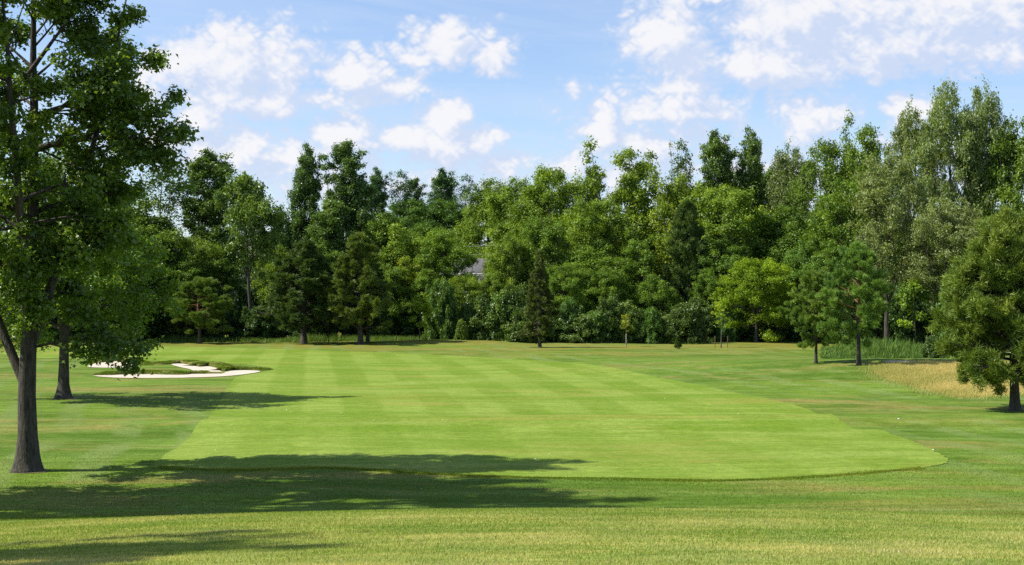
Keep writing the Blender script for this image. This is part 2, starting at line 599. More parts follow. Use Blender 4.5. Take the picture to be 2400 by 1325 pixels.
    for (sp, ep, sag, rr) in extra:        # single limbs that stand out in the picture
        sp, ep = np.array(sp, float), np.array(ep, float)
        vec = ep - sp
        Ln = np.linalg.norm(vec)
        cc_ = np.array([0, 0, -sag])
        P0 = np.vstack([P0, sp])
        D = np.vstack([D, vec / Ln - cc_])
        C = np.vstack([C, cc_])
        L = np.append(L, Ln)
        r0 = np.append(r0, rr)
    r0 = np.minimum(r0, .022 * L + .03)
    V, F = tubes(P0, D, L, C, r0, r0 * .18, 5, 6)
    addw(V, F)

    def kids(P0, D, L, C, r, cnt, slo, shi, lf, am, asd, up, flat):
        idx = np.repeat(np.arange(len(P0)), cnt)
        k = len(idx)
        s = slo + (shi - slo) * rng.random(k) ** .85
        Lc, sc = L[idx][:, None], s[:, None]
        p = P0[idx] + D[idx] * Lc * sc + C[idx] * Lc * sc ** 2
        T = unit(D[idx] + 2 * C[idx] * sc)
        v = rng.normal(0, 1, (k, 3))
        v[:, 2] *= flat
        v = unit(v - T * np.sum(v * T, -1, keepdims=True))
        a = np.radians(rng.normal(am, asd, k))[:, None]
        d = unit(np.cos(a) * T + np.sin(a) * v)
        d[:, 0] += sweep_x * .6
        Ln = L[idx] * lf * (1.12 - .62 * s) * rng.uniform(.65, 1.25, k)
        cv_ = rng.normal(0, .10, (k, 3)) + np.array([0, 0, up])
        rr = (r[idx] * (1 - .8 * s)) * .55
        return p, unit(d), Ln, cv_, np.maximum(rr, .006), idx

    c2n = np.maximum(2, np.round(n2 * (L / Rc) ** .6 * 1.15)).astype(int)
    P2, D2, L2, C2, r2, i2 = kids(P0, D, L, C, r0, c2n, slo, 1.0, len2, 46, 12, c1 * .8, flat2)
    V, F = tubes(P2, D2, L2, C2, r2, r2 * .25, 4 if twigs else 3, 4 if twigs else 3)
    addw(V, F)
    c3n = np.maximum(2, np.round(n3 * (L2 / np.median(L2)) ** .5)).astype(int)
    P3, D3, L3, C3, r3, i3 = kids(P2, D2, L2, C2, r2, c3n, .25, 1.0, len3, 42, 14, c1 * .8, flat2)
    L3 = np.maximum(L3, Rc * .05)
    if sprig:
        sg = rng.random(len(L3)) < sprig
        L3 = np.where(sg, L3 * 1.75, L3)
        D3 = unit(D3 + sg[:, None] * np.array([.22, 0, .55]))
    if twigs:
        V, F = tubes(P3, D3, L3, C3, np.minimum(r3, .018), np.full(len(r3), .004), 3, 3)
        addw(V, F)
    wood = build_mesh('wood', np.vstack(Vw), [np.vstack(Fw)], [bark or M_BARK], smooth=True)

    # leaves
    nt_ = len(P3)
    limb_r = rng.normal(0, .13, len(P0))[i2][i3]
    twig_r = rng.normal(0, .10, nt_)
    idx = np.repeat(np.arange(nt_), nl)
    k = len(idx)
    if leaf in ('kite', 'lobed'):
        s = rng.random(k) ** .75 * 1.08
        Lc, sc = L3[idx][:, None], s[:, None]
        ctr = P3[idx] + D3[idx] * Lc * sc + C3[idx] * Lc * sc ** 2
        offv = rng.normal(0, 1, (k, 3)) * np.array([1, 1, .8])
        ctr = ctr + offv * sig
        nrm = unit(unit(offv) * .55 + np.array([0, 0, upb]) + rng.normal(0, .55, (k, 3)))
        tt = D3[idx] * .5 + rng.normal(0, .7, (k, 3)) + np.array([sweep_x, 0, -.25])
        tt = unit(tt - nrm * np.sum(tt * nrm, -1, keepdims=True))
        bb = np.cross(nrm, tt)
        ln = (lsz * rng.uniform(.7, 1.3, k))[:, None]
        if leaf == 'kite':
            w = ln * asp * .5
            v0 = ctr - tt * ln * .5
            v2 = ctr + tt * ln * .5 - nrm * ln * .1
            v1 = ctr + bb * w + nrm * ln * .10 - tt * ln * .08
            v3 = ctr - bb * w + nrm * ln * .10 - tt * ln * .08
            V = np.stack([v0, v1, v2, v3], 1).reshape(-1, 3)
            Q = np.arange(k * 4).reshape(-1, 4)
            polys = [Q]
            nf = k
            rnd_i = idx
        else:
            # three-lobed blade: stalk point, side lobes, notches, tip
            pr = [(-.48, 0, 0), (-.06, .47, .10), (.10, .17, .03), (.56, 0, -.10), (.10, -.17, .03), (-.06, -.47, .10)]
            V = np.stack([ctr + tt * ln * a_ + bb * ln * b_ + nrm * ln * c_ for a_, b_, c_ in pr], 1).reshape(-1, 3)
            base = (np.arange(k) * 6)[:, None]
            polys = [np.vstack([base + np.array([[0, q_, q_ + 1]]) for q_ in (1, 2, 3, 4)])]
            nf = 4 * k
            rnd_i = np.tile(idx, 4)
        rnd = .45 + rng.normal(0, .14, nf) + limb_r[rnd_i] + twig_r[rnd_i]
        if leaf == 'lobed':
            rl = rng.normal(0, .14, k)
            rnd = .45 + np.tile(rl, 4) + limb_r[rnd_i] + twig_r[rnd_i]
    else:
        # needles: thin blades fanned round the twig, brushing forward and up
        s = rng.random(k) ** .6
        Lc, sc = L3[idx][:, None], s[:, None]
        ctr = P3[idx] + D3[idx] * Lc * sc + C3[idx] * Lc * sc ** 2 + rng.normal(0, sig, (k, 3))
        dd = unit(D3[idx] * .8 + rng.normal(0, .55, (k, 3)) + np.array([0, 0, upb]))
        sd = unit(np.cross(dd, rng.normal(0, 1, (k, 3))))
        ln = (lsz * rng.uniform(.7, 1.25, k))[:, None]
        V = np.stack([ctr - sd * ln * asp * .5, ctr + sd * ln * asp * .5, ctr + dd * ln], 1).reshape(-1, 3)
        polys = [np.arange(k * 3).reshape(-1, 3)]
        rnd = .45 + rng.normal(0, .16, k) + limb_r[idx] + twig_r[idx]
    leaves = build_mesh('leaves', V, polys, [mat or M_LEAF], np.clip(rnd, 0, 1))
    return dict(wood=wood, leaves=leaves, H=H, R=Rc)


def put_tree(proto, name, label, cat, px, d, top=None, half=None, tint=(1, 1, 1), rot=0.0, group=None, base=None, sxy=None, sz=None, x=None, crown='crown'):
    """one tree: an empty at its foot that carries trunk and crown"""
    X = gx(px, d) if x is None else x
    z0 = float(h(X, d)) - .02 if base is None else base
    e = link(name, None, None, (X, d, z0))
    e.empty_display_size = .5
    H = (zt(top, d) - z0) if top is not None else proto['H']
    kz = H / proto['H'] if sz is None else sz
    kx = (half / FPX * d) / proto['R'] if half is not None else (kz if sxy is None else sxy)
    e.scale = (kx, kx, kz)
    e.rotation_euler = (0, 0, rot)
    w = link('trunk', proto['wood'], e)
    c = link(crown, proto['leaves'], e)
    c.color = (*tint, 1.0)
    tag(e, label, cat, group)
    return e


# ------------------------------------------------------------------ ground materials
def turf_nodes(nt):
    t = nd(nt, 'ShaderNodeTexCoord')
    return t.outputs['Object']


def finish_turf(nt, out, c, P, bump=.02, fine=22.0):
    # blade-scale mottling
    f = noise(nt, P, fine, 3.0, .7)
    f2 = noise(nt, P, fine * .16, 4.0, .65)
    c = mixc(nt, 1.0, c, mixc(nt, sstep(nt, f, .25, .75), (.70, .70, .66), (1.30, 1.28, 1.25)), 'MULTIPLY')
    c = mixc(nt, 1.0, c, mixc(nt, sstep(nt, f2, .3, .7), (.88, .88, .86), (1.12, 1.11, 1.1)), 'MULTIPLY')
    b = nd(nt, 'ShaderNodeBsdfPrincipled')
    nt.links.new(c, b.inputs['Base Color'])
    b.inputs['Roughness'].default_value = .85
    b.inputs['Specular IOR Level'].default_value = .04
    bp = nd(nt, 'ShaderNodeBump')
    bp.inputs['Strength'].default_value = .7
    bp.inputs['Distance'].default_value = bump
    nt.links.new(mth(nt, 'MULTIPLY_ADD', f2, 2.0, f), bp.inputs['Height'])
    nt.links.new(bp.outputs[0], b.inputs['Normal'])
    nt.links.new(b.outputs[0], out.inputs[0])


def make_rough_mat():
    m, nt, out = new_mat('rough_turf')
    P = turf_nodes(nt)
    sp = nd(nt, 'ShaderNodeSeparateXYZ')
    nt.links.new(P, sp.inputs[0])
    big = noise(nt, vmul(nt, P, (.055, .13, 0)), 1.0, 4.0, .6, .6)
    mid = noise(nt, vmul(nt, P, (.10, .24, 0)), 1.0, 6.0, .66, .8)
    green = (.105, .176, .022)
    deep = (.064, .124, .014)
    lush = (.128, .212, .040)
    dry = (.195, .172, .056)
    c = mixc(nt, sstep(nt, big, .42, .58), deep, green)
    c = mixc(nt, sstep(nt, mid, .50, .66, 0, .8), c, lush)
    drym = mth(nt, 'MULTIPLY', sstep(nt, noise(nt, vmul(nt, P, (.05, .15, 3)), 1.0, 6.0, .66, 1.0), .485, .65), .85)
    c = mixc(nt, drym, c, dry)
    # the mown but unwatered bank in front of the tee, and the parched strips by the wood
    neard = sstep(nt, sp.outputs[1], 27.5, 31.0, 1.0, 0.0)
    patch = noise(nt, vmul(nt, P, (.30, .55, 7)), 1.0, 5.0, .66, .6)
    c = mixc(nt, mth(nt, 'MULTIPLY', neard, sstep(nt, patch, .38, .60, .30, .95)), c, (.30, .290, .085))
    fard = mth(nt, 'MULTIPLY', sstep(nt, sp.outputs[1], 120, 160), sstep(nt, noise(nt, vmul(nt, P, (.09, .12, 5)), 1.0, 3.0), .36, .6, .12, .85))
    c = mixc(nt, fard, c, (.180, .160, .036))
    # old mowing passes
    w = nd(nt, 'ShaderNodeTexWave', wave_type='BANDS', bands_direction='Y')
    nt.links.new(P, w.inputs[0])
    w.inputs['Scale'].default_value = .10
    w.inputs['Distortion'].default_value = 4.5
    w.inputs['Detail'].default_value = 3
    w.inputs['Detail Scale'].default_value = .25
    c = mixc(nt, sstep(nt, w.outputs['Fac'], .45, .85, 0, .32), c, (.125, .195, .045))
    fs = noise(nt, vmul(nt, P, (.30, 1.3, 15)), 1.0, 5.0, .7, .8)
    c = mixc(nt, 1.0, c, mixc(nt, sstep(nt, fs, .36, .64), (.80, .84, .74), (1.20, 1.14, 1.22)), 'MULTIPLY')
    ln = mth(nt, 'MULTIPLY_ADD', sp.outputs[1], .235, sp.outputs[0])
    ln = mth(nt, 'MULTIPLY_ADD', noise(nt, vmul(nt, P, (.04, .025, 1)), 1.0, 3.0), 7.0, ln)
    ls = sstep(nt, mth(nt, 'SINE', mth(nt, 'MULTIPLY', ln, 2.1)), -.2, .8)
    lm = mth(nt, 'MULTIPLY', ls, sstep(nt, noise(nt, vmul(nt, P, (.06, .05, 8)), 1.0, 4.0), .42, .62, 0.0, .55))
    c = mixc(nt, lm, c, (.150, .205, .068))
    st = noise(nt, vmul(nt, P, (.05, .35, 12)), 1.0, 6.0, .7, 1.2)
    c = mixc(nt, sstep(nt, st, .50, .66, 0, .5), c, (.062, .118, .016))
    finish_turf(nt, out, c, P, .03, 16.0)
    return m


def make_fairway_mat():
    m, nt, out = new_mat('fairway_turf')
    P = turf_nodes(nt)
    sp = nd(nt, 'ShaderNodeSeparateXYZ')
    nt.links.new(P, sp.inputs[0])
    # mowing lanes run away from the tee, a little to the left; 2.2 m to a lane, alternately rolled
    warp = noise(nt, vmul(nt, P, (.05, .02, 0)), 1.0, 3.0)
    lane = mth(nt, 'MULTIPLY_ADD', sp.outputs[1], .14, sp.outputs[0])
    lane = mth(nt, 'MULTIPLY_ADD', warp, 1.6, lane)
    s = mth(nt, 'SINE', mth(nt, 'MULTIPLY', lane, 2 * math.pi / 4.4))
    s = sstep(nt, s, -.35, .35)
    keep = mth(nt, 'MULTIPLY', sstep(nt, sp.outputs[1], 48, 100, .50, .80), sstep(nt, noise(nt, vmul(nt, P, (.07, .09, 2)), 1.0, 3.0), .30, .62, .35, 1.0))
    s = mth(nt, 'MULTIPLY_ADD', mth(nt, 'SUBTRACT', s, .5), keep, .5)
    c = mixc(nt, s, (.118, .192, .022), (.172, .248, .046))
    # wheel and roller passes across
    fs = noise(nt, vmul(nt, P, (.30, 1.5, 15)), 1.0, 5.0, .7, .8)
    c = mixc(nt, 1.0, c, mixc(nt, sstep(nt, fs, .36, .64), (.84, .88, .74), (1.16, 1.10, 1.22)), 'MULTIPLY')
    cross = noise(nt, vmul(nt, P, (.035, .19, 1)), 1.0, 6.0, .66, .9)
    c = mixc(nt, sstep(nt, cross, .45, .62, 0, .62), c, (.098, .176, .013))
    cross2 = noise(nt, vmul(nt, P, (.06, .24, 9)), 1.0, 6.0, .66, .8)
    c = mixc(nt, sstep(nt, cross2, .48, .68, 0, .55), c, (.205, .272, .066))
    brown = noise(nt, vmul(nt, P, (.04, .15, 4)), 1.0, 6.0, .65, 1.0)
    c = mixc(nt, sstep(nt, brown, .52, .68, 0, .60), c, (.212, .212, .050))
    # a patchy brownish strip along the fold
    yy = mth(nt, 'MULTIPLY_ADD', sp.outputs[0], -.05, sp.outputs[1])
    fold = mth(nt, 'MULTIPLY', sstep(nt, mth(nt, 'ABSOLUTE', mth(nt, 'SUBTRACT', yy, 68.6)), .5, 2.6, 1, 0), sstep(nt, noise(nt, vmul(nt, P, (.10, .3, 6)), 1.0, 4.0), .40, .62))
    c = mixc(nt, mth(nt, 'MULTIPLY', fold, .55), c, (.150, .130, .024))
    finish_turf(nt, out, c, P, .012, 20.0)
    return m


M_ROUGH = make_rough_mat()
M_FAIR = make_fairway_mat()


def simple_turf(name, a, b, sc=(.3, .5, 0), bump=.03):
    m, nt, out = new_mat(name)
    P = turf_nodes(nt)
    n = noise(nt, vmul(nt, P, sc), 1.0, 5.0, .62, .6)
    finish_turf(nt, out, mixc(nt, sstep(nt, n, .36, .64), a, b), P, bump, 12.0)
    return m


M_STRAW = simple_turf('dry_fescue_ground', (.30, .255, .10), (.17, .19, .05))
M_LIP = simple_turf('bunker_lip_turf', (.085, .120, .026), (.165, .150, .050), (.8, .8, .8), .05)
M_SAND, nt, out = new_mat('bunker_sand')
P = turf_nodes(nt)
n1 = noise(nt, P, 1.2, 5.0, .6)
n2 = noise(nt, P, 9.0, 4.0, .6)
b = nd(nt, 'ShaderNodeBsdfPrincipled')
nt.links.new(mixc(nt, sstep(nt, n1, .3, .7), (.42, .36, .295), (.52, .45, .375)), b.inputs['Base Color'])
b.inputs['Roughness'].default_value = .95
bp = nd(nt, 'ShaderNodeBump')
bp.inputs['Strength'].default_value = .5
bp.inputs['Distance'].default_value = .08
nt.links.new(n2, bp.inputs['Height'])
nt.links.new(bp.outputs[0], b.inputs['Normal'])
nt.links.new(b.outputs[0], out.inputs[0])

# blades of grass: colour from blade to blade
M_BLADE = leaf_mat('grass_blade', (.155, .260, .042), (.345, .400, .118), (.60, .52, .27), .35, 0.0, .5, tinted=False)
M_BLADE_G = leaf_mat('green_grass_blade', (.060, .120, .010), (.125, .205, .020), (.240, .260, .048), .35, 0.0, .45, tinted=False)
M_FESCUE = leaf_mat('fescue_blade', (.24, .29, .075), (.52, .455, .19), (.70, .61, .31), .35, 0.0, .5, tinted=False)
M_REED = leaf_mat('reed_blade', (.055, .115, .022), (.105, .195, .034), (.19, .28, .06), .38, .015, .5, tinted=False)

# ------------------------------------------------------------------ the ground: one sheet to the horizon
rows = np.concatenate([np.arange(-60, 10, 3.0), np.arange(10, 60, .5), np.arange(60, 130, .9), np.arange(130, 215, 1.5), np.arange(215, 420, 8), np.array([450, 520, 650, 900, 1400, 2400, 4500, 8000])])
fr = np.linspace(-1, 1, 201)
fr = np.sign(fr) * np.abs(fr) ** 1.25
W = 55 + .55 * np.abs(rows) + np.maximum(0, rows - 215) * 1.2
X = fr[None, :] * W[:, None]
Y = np.repeat(rows[:, None], len(fr), 1)
Z = h(X, Y)
nr, ncl = X.shape
i = (np.arange(nr - 1)[:, None] * ncl + np.arange(ncl - 1)[None, :])
F = np.stack([i, i + 1, i + ncl + 1, i + ncl], -1).reshape(-1, 4)
tag(link('ground', build_mesh('ground', np.stack([X, Y, Z], -1), [F], [M_ROUGH], smooth=True)), kind='structure')


def smooth_poly(pts, closed=True, n=8):
    """Catmull-Rom through world points"""
    P = np.asarray(pts, float)
    m = len(P)
    outp = []
    rngk = range(m) if closed else range(m - 1)
    for k in rngk:
        if closed:
            p0, p1, p2, p3 = P[(k - 1) % m], P[k], P[(k + 1) % m], P[(k + 2) % m]
        else:
            p0, p1, p2, p3 = P[max(k - 1, 0)], P[k], P[k + 1], P[min(k + 2, m - 1)]
        for t in np.arange(n) / n:
            outp.append(.5 * ((2 * p1) + (p2 - p0) * t + (2 * p0 - 5 * p1 + 4 * p2 - p3) * t * t + (3 * p1 - p0 - 3 * p2 + p3) * t ** 3))
    if not closed:
        outp.append(P[-1])
    return np.array(outp)


def in_poly(x, y, poly):
    c = np.zeros(x.shape, bool)
    n = len(poly)
    for k in range(n):
        x1, y1 = poly[k]
        x2, y2 = poly[(k + 1) % n]
        cond = ((y1 > y) != (y2 > y))
        with np.errstate(divide='ignore', invalid='ignore'):
            xi = (x2 - x1) * (y - y1) / (y2 - y1 + 1e-12) + x1
        c ^= cond & (x < xi)
    return c


def sheet(name, poly, lift, step, mat, kind='structure', zf=None):
    """a sheet that follows the ground inside an outline"""
    lo, hi = poly.min(0), poly.max(0)
    gx_, gy_ = np.meshgrid(np.arange(lo[0], hi[0], step), np.arange(lo[1], hi[1], step))
    gx_ = gx_.ravel() + 1e-3
    gy_ = gy_.ravel() + 1e-3
    k = in_poly(gx_, gy_, poly)
    pts = [Vector(p) for p in poly] + [Vector((a, b_)) for a, b_ in zip(gx_[k], gy_[k])]
    n = len(poly)
    res = delaunay_2d_cdt(pts, [(q, (q + 1) % n) for q in range(n)], [], 1, 1e-5)
    xy = np.array([(v.x, v.y) for v in res[0]])
    z = h(xy[:, 0], xy[:, 1]) + lift
    if zf is not None:
        z = z + zf(xy[:, 0], xy[:, 1])
    F = np.array([f for f in res[2] if len(f) == 3])
    a, b_, c = xy[F[:, 0]], xy[F[:, 1]], xy[F[:, 2]]
    flip = ((b_[:, 0] - a[:, 0]) * (c[:, 1] - a[:, 1]) - (b_[:, 1] - a[:, 1]) * (c[:, 0] - a[:, 0])) < 0
    F[flip] = F[flip][:, ::-1]
    return tag(link(name, build_mesh(name, np.column_stack([xy, z]), [F], [mat], smooth=True)), kind=kind)


def outline(pix, n=8):
    return smooth_poly([ground(*p)[:2] for p in pix], True, n)


FAIR_PIX = [(362, 1088), (440, 1030), (500, 972), (532, 915), (556, 884), (612, 874), (640, 866), (600, 858), (520, 852), (430, 848), (330, 846), (200, 842),
            (60, 838), (0, 826), (120, 815), (350, 812), (600, 817), (800, 824), (1000, 831), (1150, 840), (1330, 850), (1500, 876), (1650, 906), (1800, 936),
            (1905, 966), (1985, 999), (2070, 1010), (2145, 1038), (2192, 1060), (2220, 1077), (2208, 1089), (2150, 1098), (2050, 1106), (1900, 1117), (1700, 1125), (1500, 1122), (1200, 1117),
            (1000, 1109), (860, 1100), (740, 1097), (600, 1101), (470, 1102), (385, 1098)]
FAIR = outline(FAIR_PIX, 7)
rngw = np.random.default_rng(5)
FAIR = FAIR + rngw.normal(0, .05, FAIR.shape)
sheet('fairway', FAIR, .016, .7, M_FAIR)

# ------------------------------------------------------------------ bunkers
B1 = outline([(219, 882), (262, 886), (330, 887.5), (420, 886.5), (500, 884.5), (560, 880), (600, 874.5), (609, 870.5), (575, 869), (545, 870), (522, 872.5), (508, 864),
              (490, 860), (468, 861), (448, 857), (425, 853.5), (402, 855), (420, 861), (444, 866), (455, 873), (440, 878.5), (400, 879.5), (340, 878), (300, 878.5), (255, 880.5)], 6)
sheet('sand_bunker', B1, .035, .5, M_SAND)
B2 = outline([(205, 860), (240, 863), (290, 862), (322, 859.5), (312, 853), (285, 849), (262, 848), (235, 850)], 6)
sheet('sand_bunker', B2, .035, .5, M_SAND)


def lip(pix, hgt, back, seed):
    """turf bank standing over the sand: steep face to the front, long fall to the back"""
    rng = np.random.default_rng(seed)
    path = smooth_poly([ground(*p)[:2] for p in pix], False, 10)
    m = len(path)
    T = unit(np.gradient(path, axis=0))
    N = np.stack([-T[:, 1], T[:, 0]], -1)
    N = np.where(N[:, 1:2] < 0, -N, N)
    env = np.sin(np.clip(np.linspace(0, 1, m), 0.0, 1) * math.pi) ** .45
    jag = np.cumsum(rng.normal(0, .06, m))
    jag -= np.linspace(jag[0], jag[-1], m)
    prof = [(-.05, -.05), (-.10, .35), (.02, .80), (.25, 1.0), (.9, .95), (back * .5, .55), (back, 0.0), (back + .6, -.25)]
    V = []
    for dx, dz in prof:
        xy = path + N * (dx + jag[:, None] * (.8 if dx < .5 else .2) - .1)
        z = h(xy[:, 0], xy[:, 1]) + hgt * env * dz * (1 + .25 * np.sin(np.arange(m) * .35 + seed)) + rng.normal(0, .012, m)
        V.append(np.column_stack([xy, z]))
    k = len(prof)
    V = np.stack(V, 1).reshape(-1, 3)
    a = np.arange(m - 1)[:, None] * k + np.arange(k - 1)[None, :]
    F = np.stack([a, a + k, a + k + 1, a + 1], -1).reshape(-1, 4)
    tag(link('turf_bank', build_mesh('turf_bank', V, [F], [M_LIP], smooth=True)), kind='structure')
    # shaggy fringe along the top and the face
    n = 5200
    q = rng.integers(0, m, n)
    dd = rng.uniform(-.12, 1.3, n)
    xy = path[q] + N[q] * dd[:, None] + T[q] * rng.uniform(-.25, .25, n)[:, None] - N[q] * .08
    prz = np.interp(dd, [p[0] for p in prof], [p[1] for p in prof])
    z = h(xy[:, 0], xy[:, 1]) + hgt * env[q] * prz * .95
    return np.column_stack([xy, z])


FR = [lip([(226, 880), (255, 880.5), (300, 878.5), (345, 878), (400, 879.5), (440, 878.5), (454, 873.5)], .26, 3.0, 1),
      lip([(366, 855), (402, 853.5), (427, 852), (450, 855.5), (468, 859.5), (490, 858.5), (509, 863), (523, 870), (548, 869), (580, 868), (612, 869)], .30, 2.4, 2),
      lip([(212, 852), (240, 850), (262, 847.5), (288, 848.5), (314, 852), (326, 857)], .28, 2.2, 3)]


def blades(name, P, hgt, wid, mat, rng, tone, lean_=.35, wind=.15, kind='stuff'):
    """one mesh of single grass blades, each a narrow tapering triangle"""
    n = len(P)
    a = rng.uniform(0, 2 * math.pi, n)
    side = np.column_stack([np.cos(a), np.sin(a), np.zeros(n)])
    up = np.column_stack([rng.normal(wind, lean_, n), rng.normal(0, lean_, n), np.ones(n)])
    up = unit(up)
    H_ = hgt * rng.uniform(.55, 1.25, n)
    W_ = wid * rng.uniform(.7, 1.3, n)
    P = P - np.array([0, 0, .01])
    V = np.stack([P - side * W_[:, None] * .5, P + side * W_[:, None] * .5, P + up * H_[:, None]], 1)
    me = build_mesh(name, V.reshape(-1, 3), [np.arange(3 * n).reshape(-1, 3)], [mat], np.clip(tone, 0, 1))
    return tag(link(name, me), kind=kind)


def patchy(x, y, rng, sx=.5, sy=.8):
    v = np.zeros(len(x))
    for q in range(6):
        a, b_ = rng.normal(0, 1, 2)
        f = 1.7 ** q * .35
        v += np.sin(x * sx * a * f * 2.2 + y * sy * b_ * f * 2.2 + rng.uniform(0, 6.28)) / (1.35 ** q)
    return v / 2.0


rng = np.random.default_rng(11)
fp = np.vstack(FR)
o = blades('lip_grass', fp, .13, .05, M_BLADE_G, rng, .35 + rng.normal(0, .25, len(fp)), .3)
o['label'] = 'shaggy green and brown grass fringing the bunker banks'
o['category'] = 'grass'

# fringe of uncut grass along the near edge of the fairway
edge = smooth_poly([ground(*p)[:2] for p in [(372, 1096), (470, 1101), (600, 1101), (740, 1097), (860, 1101), (1000, 1110), (1200, 1119), (1500, 1125), (1700, 1127), (1900, 1119), (2050, 1107), (2160, 1098)]], False, 40)
q = rng.integers(0, len(edge) - 1, 26000)
e = edge[q] + (edge[q + 1] - edge[q]) * rng.random((len(q), 1))
e = e + np.column_stack([rng.normal(0, .04, len(q)), rng.normal(0, .16, len(q)) * (1 + .6 * np.sin(q * .11) * np.sin(q * .043))])
ep = np.column_stack([e, h(e[:, 0], e[:, 1])])
o = blades('fairway_edge_grass', ep, .070, .018, M_BLADE_G, rng, .66 + rng.normal(0, .2, len(ep)) + .25 * patchy(ep[:, 0], ep[:, 1], rng, .4, .4), .35)
o['label'] = 'narrow fringe of longer grass along the near fairway edge'
o['category'] = 'grass'

# mown turf in front of the tee, blade by blade
n = 270000
d = np.sqrt(rng.uniform(15.5 ** 2, 30.0 ** 2, n))
x = rng.uniform(-1, 1, n) * (d * .40 + 1.0)
tone = .40 + .34 * patchy(x, d, rng, .28, .55) + .22 * patchy(x, d, rng, .9, 1.4) + rng.normal(0, .20, n)
o = blades('foreground_grass', np.column_stack([x, d, h(x, d)]), .050, .0135, M_BLADE, rng, tone, .45)
o['label'] = 'short sun-bleached turf on the rise in the foreground'
o['category'] = 'grass'
n = 150000
d = np.sqrt(rng.uniform(34.0 ** 2, 56.0 ** 2, n))
x = rng.uniform(-1, 1, n) * (d * .40 + 1.0)
kk = ~in_poly(x, d, FAIR) & (rng.random(n) > ss(d, 43.0, 56.0))
x, d = x[kk], d[kk]
tone = .42 + .30 * patchy(x, d, rng, .25, .5) + rng.normal(0, .18, len(x))
o = blades('rough_grass', np.column_stack([x, d, h(x, d)]), .055, .02, M_BLADE_G, rng, tone, .5)
o['label'] = 'green mown rough in the dip before the fairway'
o['category'] = 'grass'

# the bank of dry fescue on the right
FES = outline([(2040, 866), (2062, 880), (2090, 893), (2140, 906), (2200, 922), (2245, 932), (2320, 928), (2420, 918), (2520, 908), (2560, 870), (2420, 856), (2300, 853), (2200, 852), (2110, 853), (2060, 858)], 6)
sheet('fescue_bank', FES, .012, .8, M_STRAW)
lo, hi = FES.min(0), FES.max(0)
n = 190000
x = rng.uniform(lo[0], hi[0], n)
y = rng.uniform(lo[1], hi[1], n)
kk = in_poly(x, y, FES)
x, y = x[kk], y[kk]
x = x + rng.normal(0, .9, len(x)) * (rng.random(len(x)) < .35)
y = y + rng.normal(0, 1.1, len(y)) * (rng.random(len(y)) < .35)
tone = .42 + .30 * patchy(x, y, rng, .12, .16) + rng.normal(0, .05, len(x)) + .22 * (ss(x, 18, 30) - .7)
o = blades('fescue_grass', np.column_stack([x, y, h(x, y)]), .21, .024, M_FESCUE, rng, tone, .25, .28)
o['label'] = 'straw-coloured unmown fescue on the bank at the right'
o['category'] = 'grass'

# tall green growth behind the pair of pines
n = 26000
rx_ = rng.uniform(1925, 2215, n)
ry_ = rng.uniform(126, 147, n)
rx_ = gx(rx_, ry_)
tall = .6 + .6 * ss(rx_, gx(2010, 135), gx(2050, 135)) * (1 - ss(rx_, gx(2120, 135), gx(2170, 135)))
tall = tall * (.55 + .45 * ss(ry_, 126, 131))
P_ = np.column_stack([rx_, ry_, h(rx_, ry_)])
a = rng.uniform(0, 6.28, n)
side = np.column_stack([np.cos(a), np.sin(a), np.zeros(n)])
hh = tall * rng.uniform(.45, 1.25, n) * (1 + .35 * patchy(rx_, ry_, rng, .6, .6))
up = unit(np.column_stack([rng.normal(.12, .22, n), rng.normal(0, .22, n), np.ones(n)]))
lv = rng.random(n)
B = P_ + up * (hh * lv * .6)[:, None]
V = np.stack([B - side * .06, B + side * .06, B + up * (hh * .55)[:, None] + side * rng.normal(0, .15, (n, 1))], 1)
o = tag(link('reed_bed', build_mesh('reed_bed', V.reshape(-1, 3), [np.arange(3 * n).reshape(-1, 3)], [M_REED], np.clip(.5 + rng.normal(0, .2, n) + .2 * patchy(rx_, ry_, rng, .3, .3), 0, 1))), 'bright green reeds and weeds behind the pair of pines', 'reeds', kind='stuff')

# ------------------------------------------------------------------ near trees
x1, d1_, z1 = ground(65, 1104)


def lp(px, py, d):
    """a spot at distance d, in the frame of the near maple"""
    return (gx(px, d) - x1, d - d1_, zt(py, d) - z1)


maple = gen_tree(21, 18.6, 3.55, t0=.245, prof='near', leaders=4, fork=.165, fspread=20, n1=84, n2=7, n3=5, nl=34, a_lo=88, a_hi=34, c1=-.02, r_tr=.33,
                 leaf='lobed', lsz=.162, sig=.17, upb=.55, bark=M_BARK_D, mat=M_MAPLE, twigs=True, droop=.10, fan=[math.pi * .92, .35, -1.4], sides=14,
                 extra=[(lp(90, 345, 47.6), lp(425, 335, 47.0), .22, .11), (lp(150, 310, 47.6), lp(372, 262, 47.3), .06, .07), (lp(80, 300, 47.6), lp(318, 128, 47.0), .06, .10), (lp(80, 270, 47.8), lp(300, 205, 48.0), .06, .09),
                        (lp(70, 815, 47.6), lp(285, 790, 46.8), .12, .05), (lp(60, 180, 47.6), lp(185, 10, 47.0), .04, .10), (lp(60, 560, 47.6), lp(270, 560, 46.4), .10, .08)], wiggle=.010, base_flare=.75)
e = put_tree(maple, 'maple_tree', 'big forked maple nearest the camera, filling the left edge', 'tree', 65, d1_, x=x1, base=z1 - .02)
# two more of its kind stand left of the picture and throw their shade into it
put_tree(maple, 'maple_tree', 'maple outside the left edge shading the dip by the near maple', 'tree', 0, 38.6, x=-20.8, rot=1.1, sxy=1.40, sz=1.32)
put_tree(maple, 'maple_tree', 'maple outside the left edge shading the bottom left corner', 'tree', 0, 18.2, x=-20.5, rot=2.6, sxy=1.0, sz=1.0)

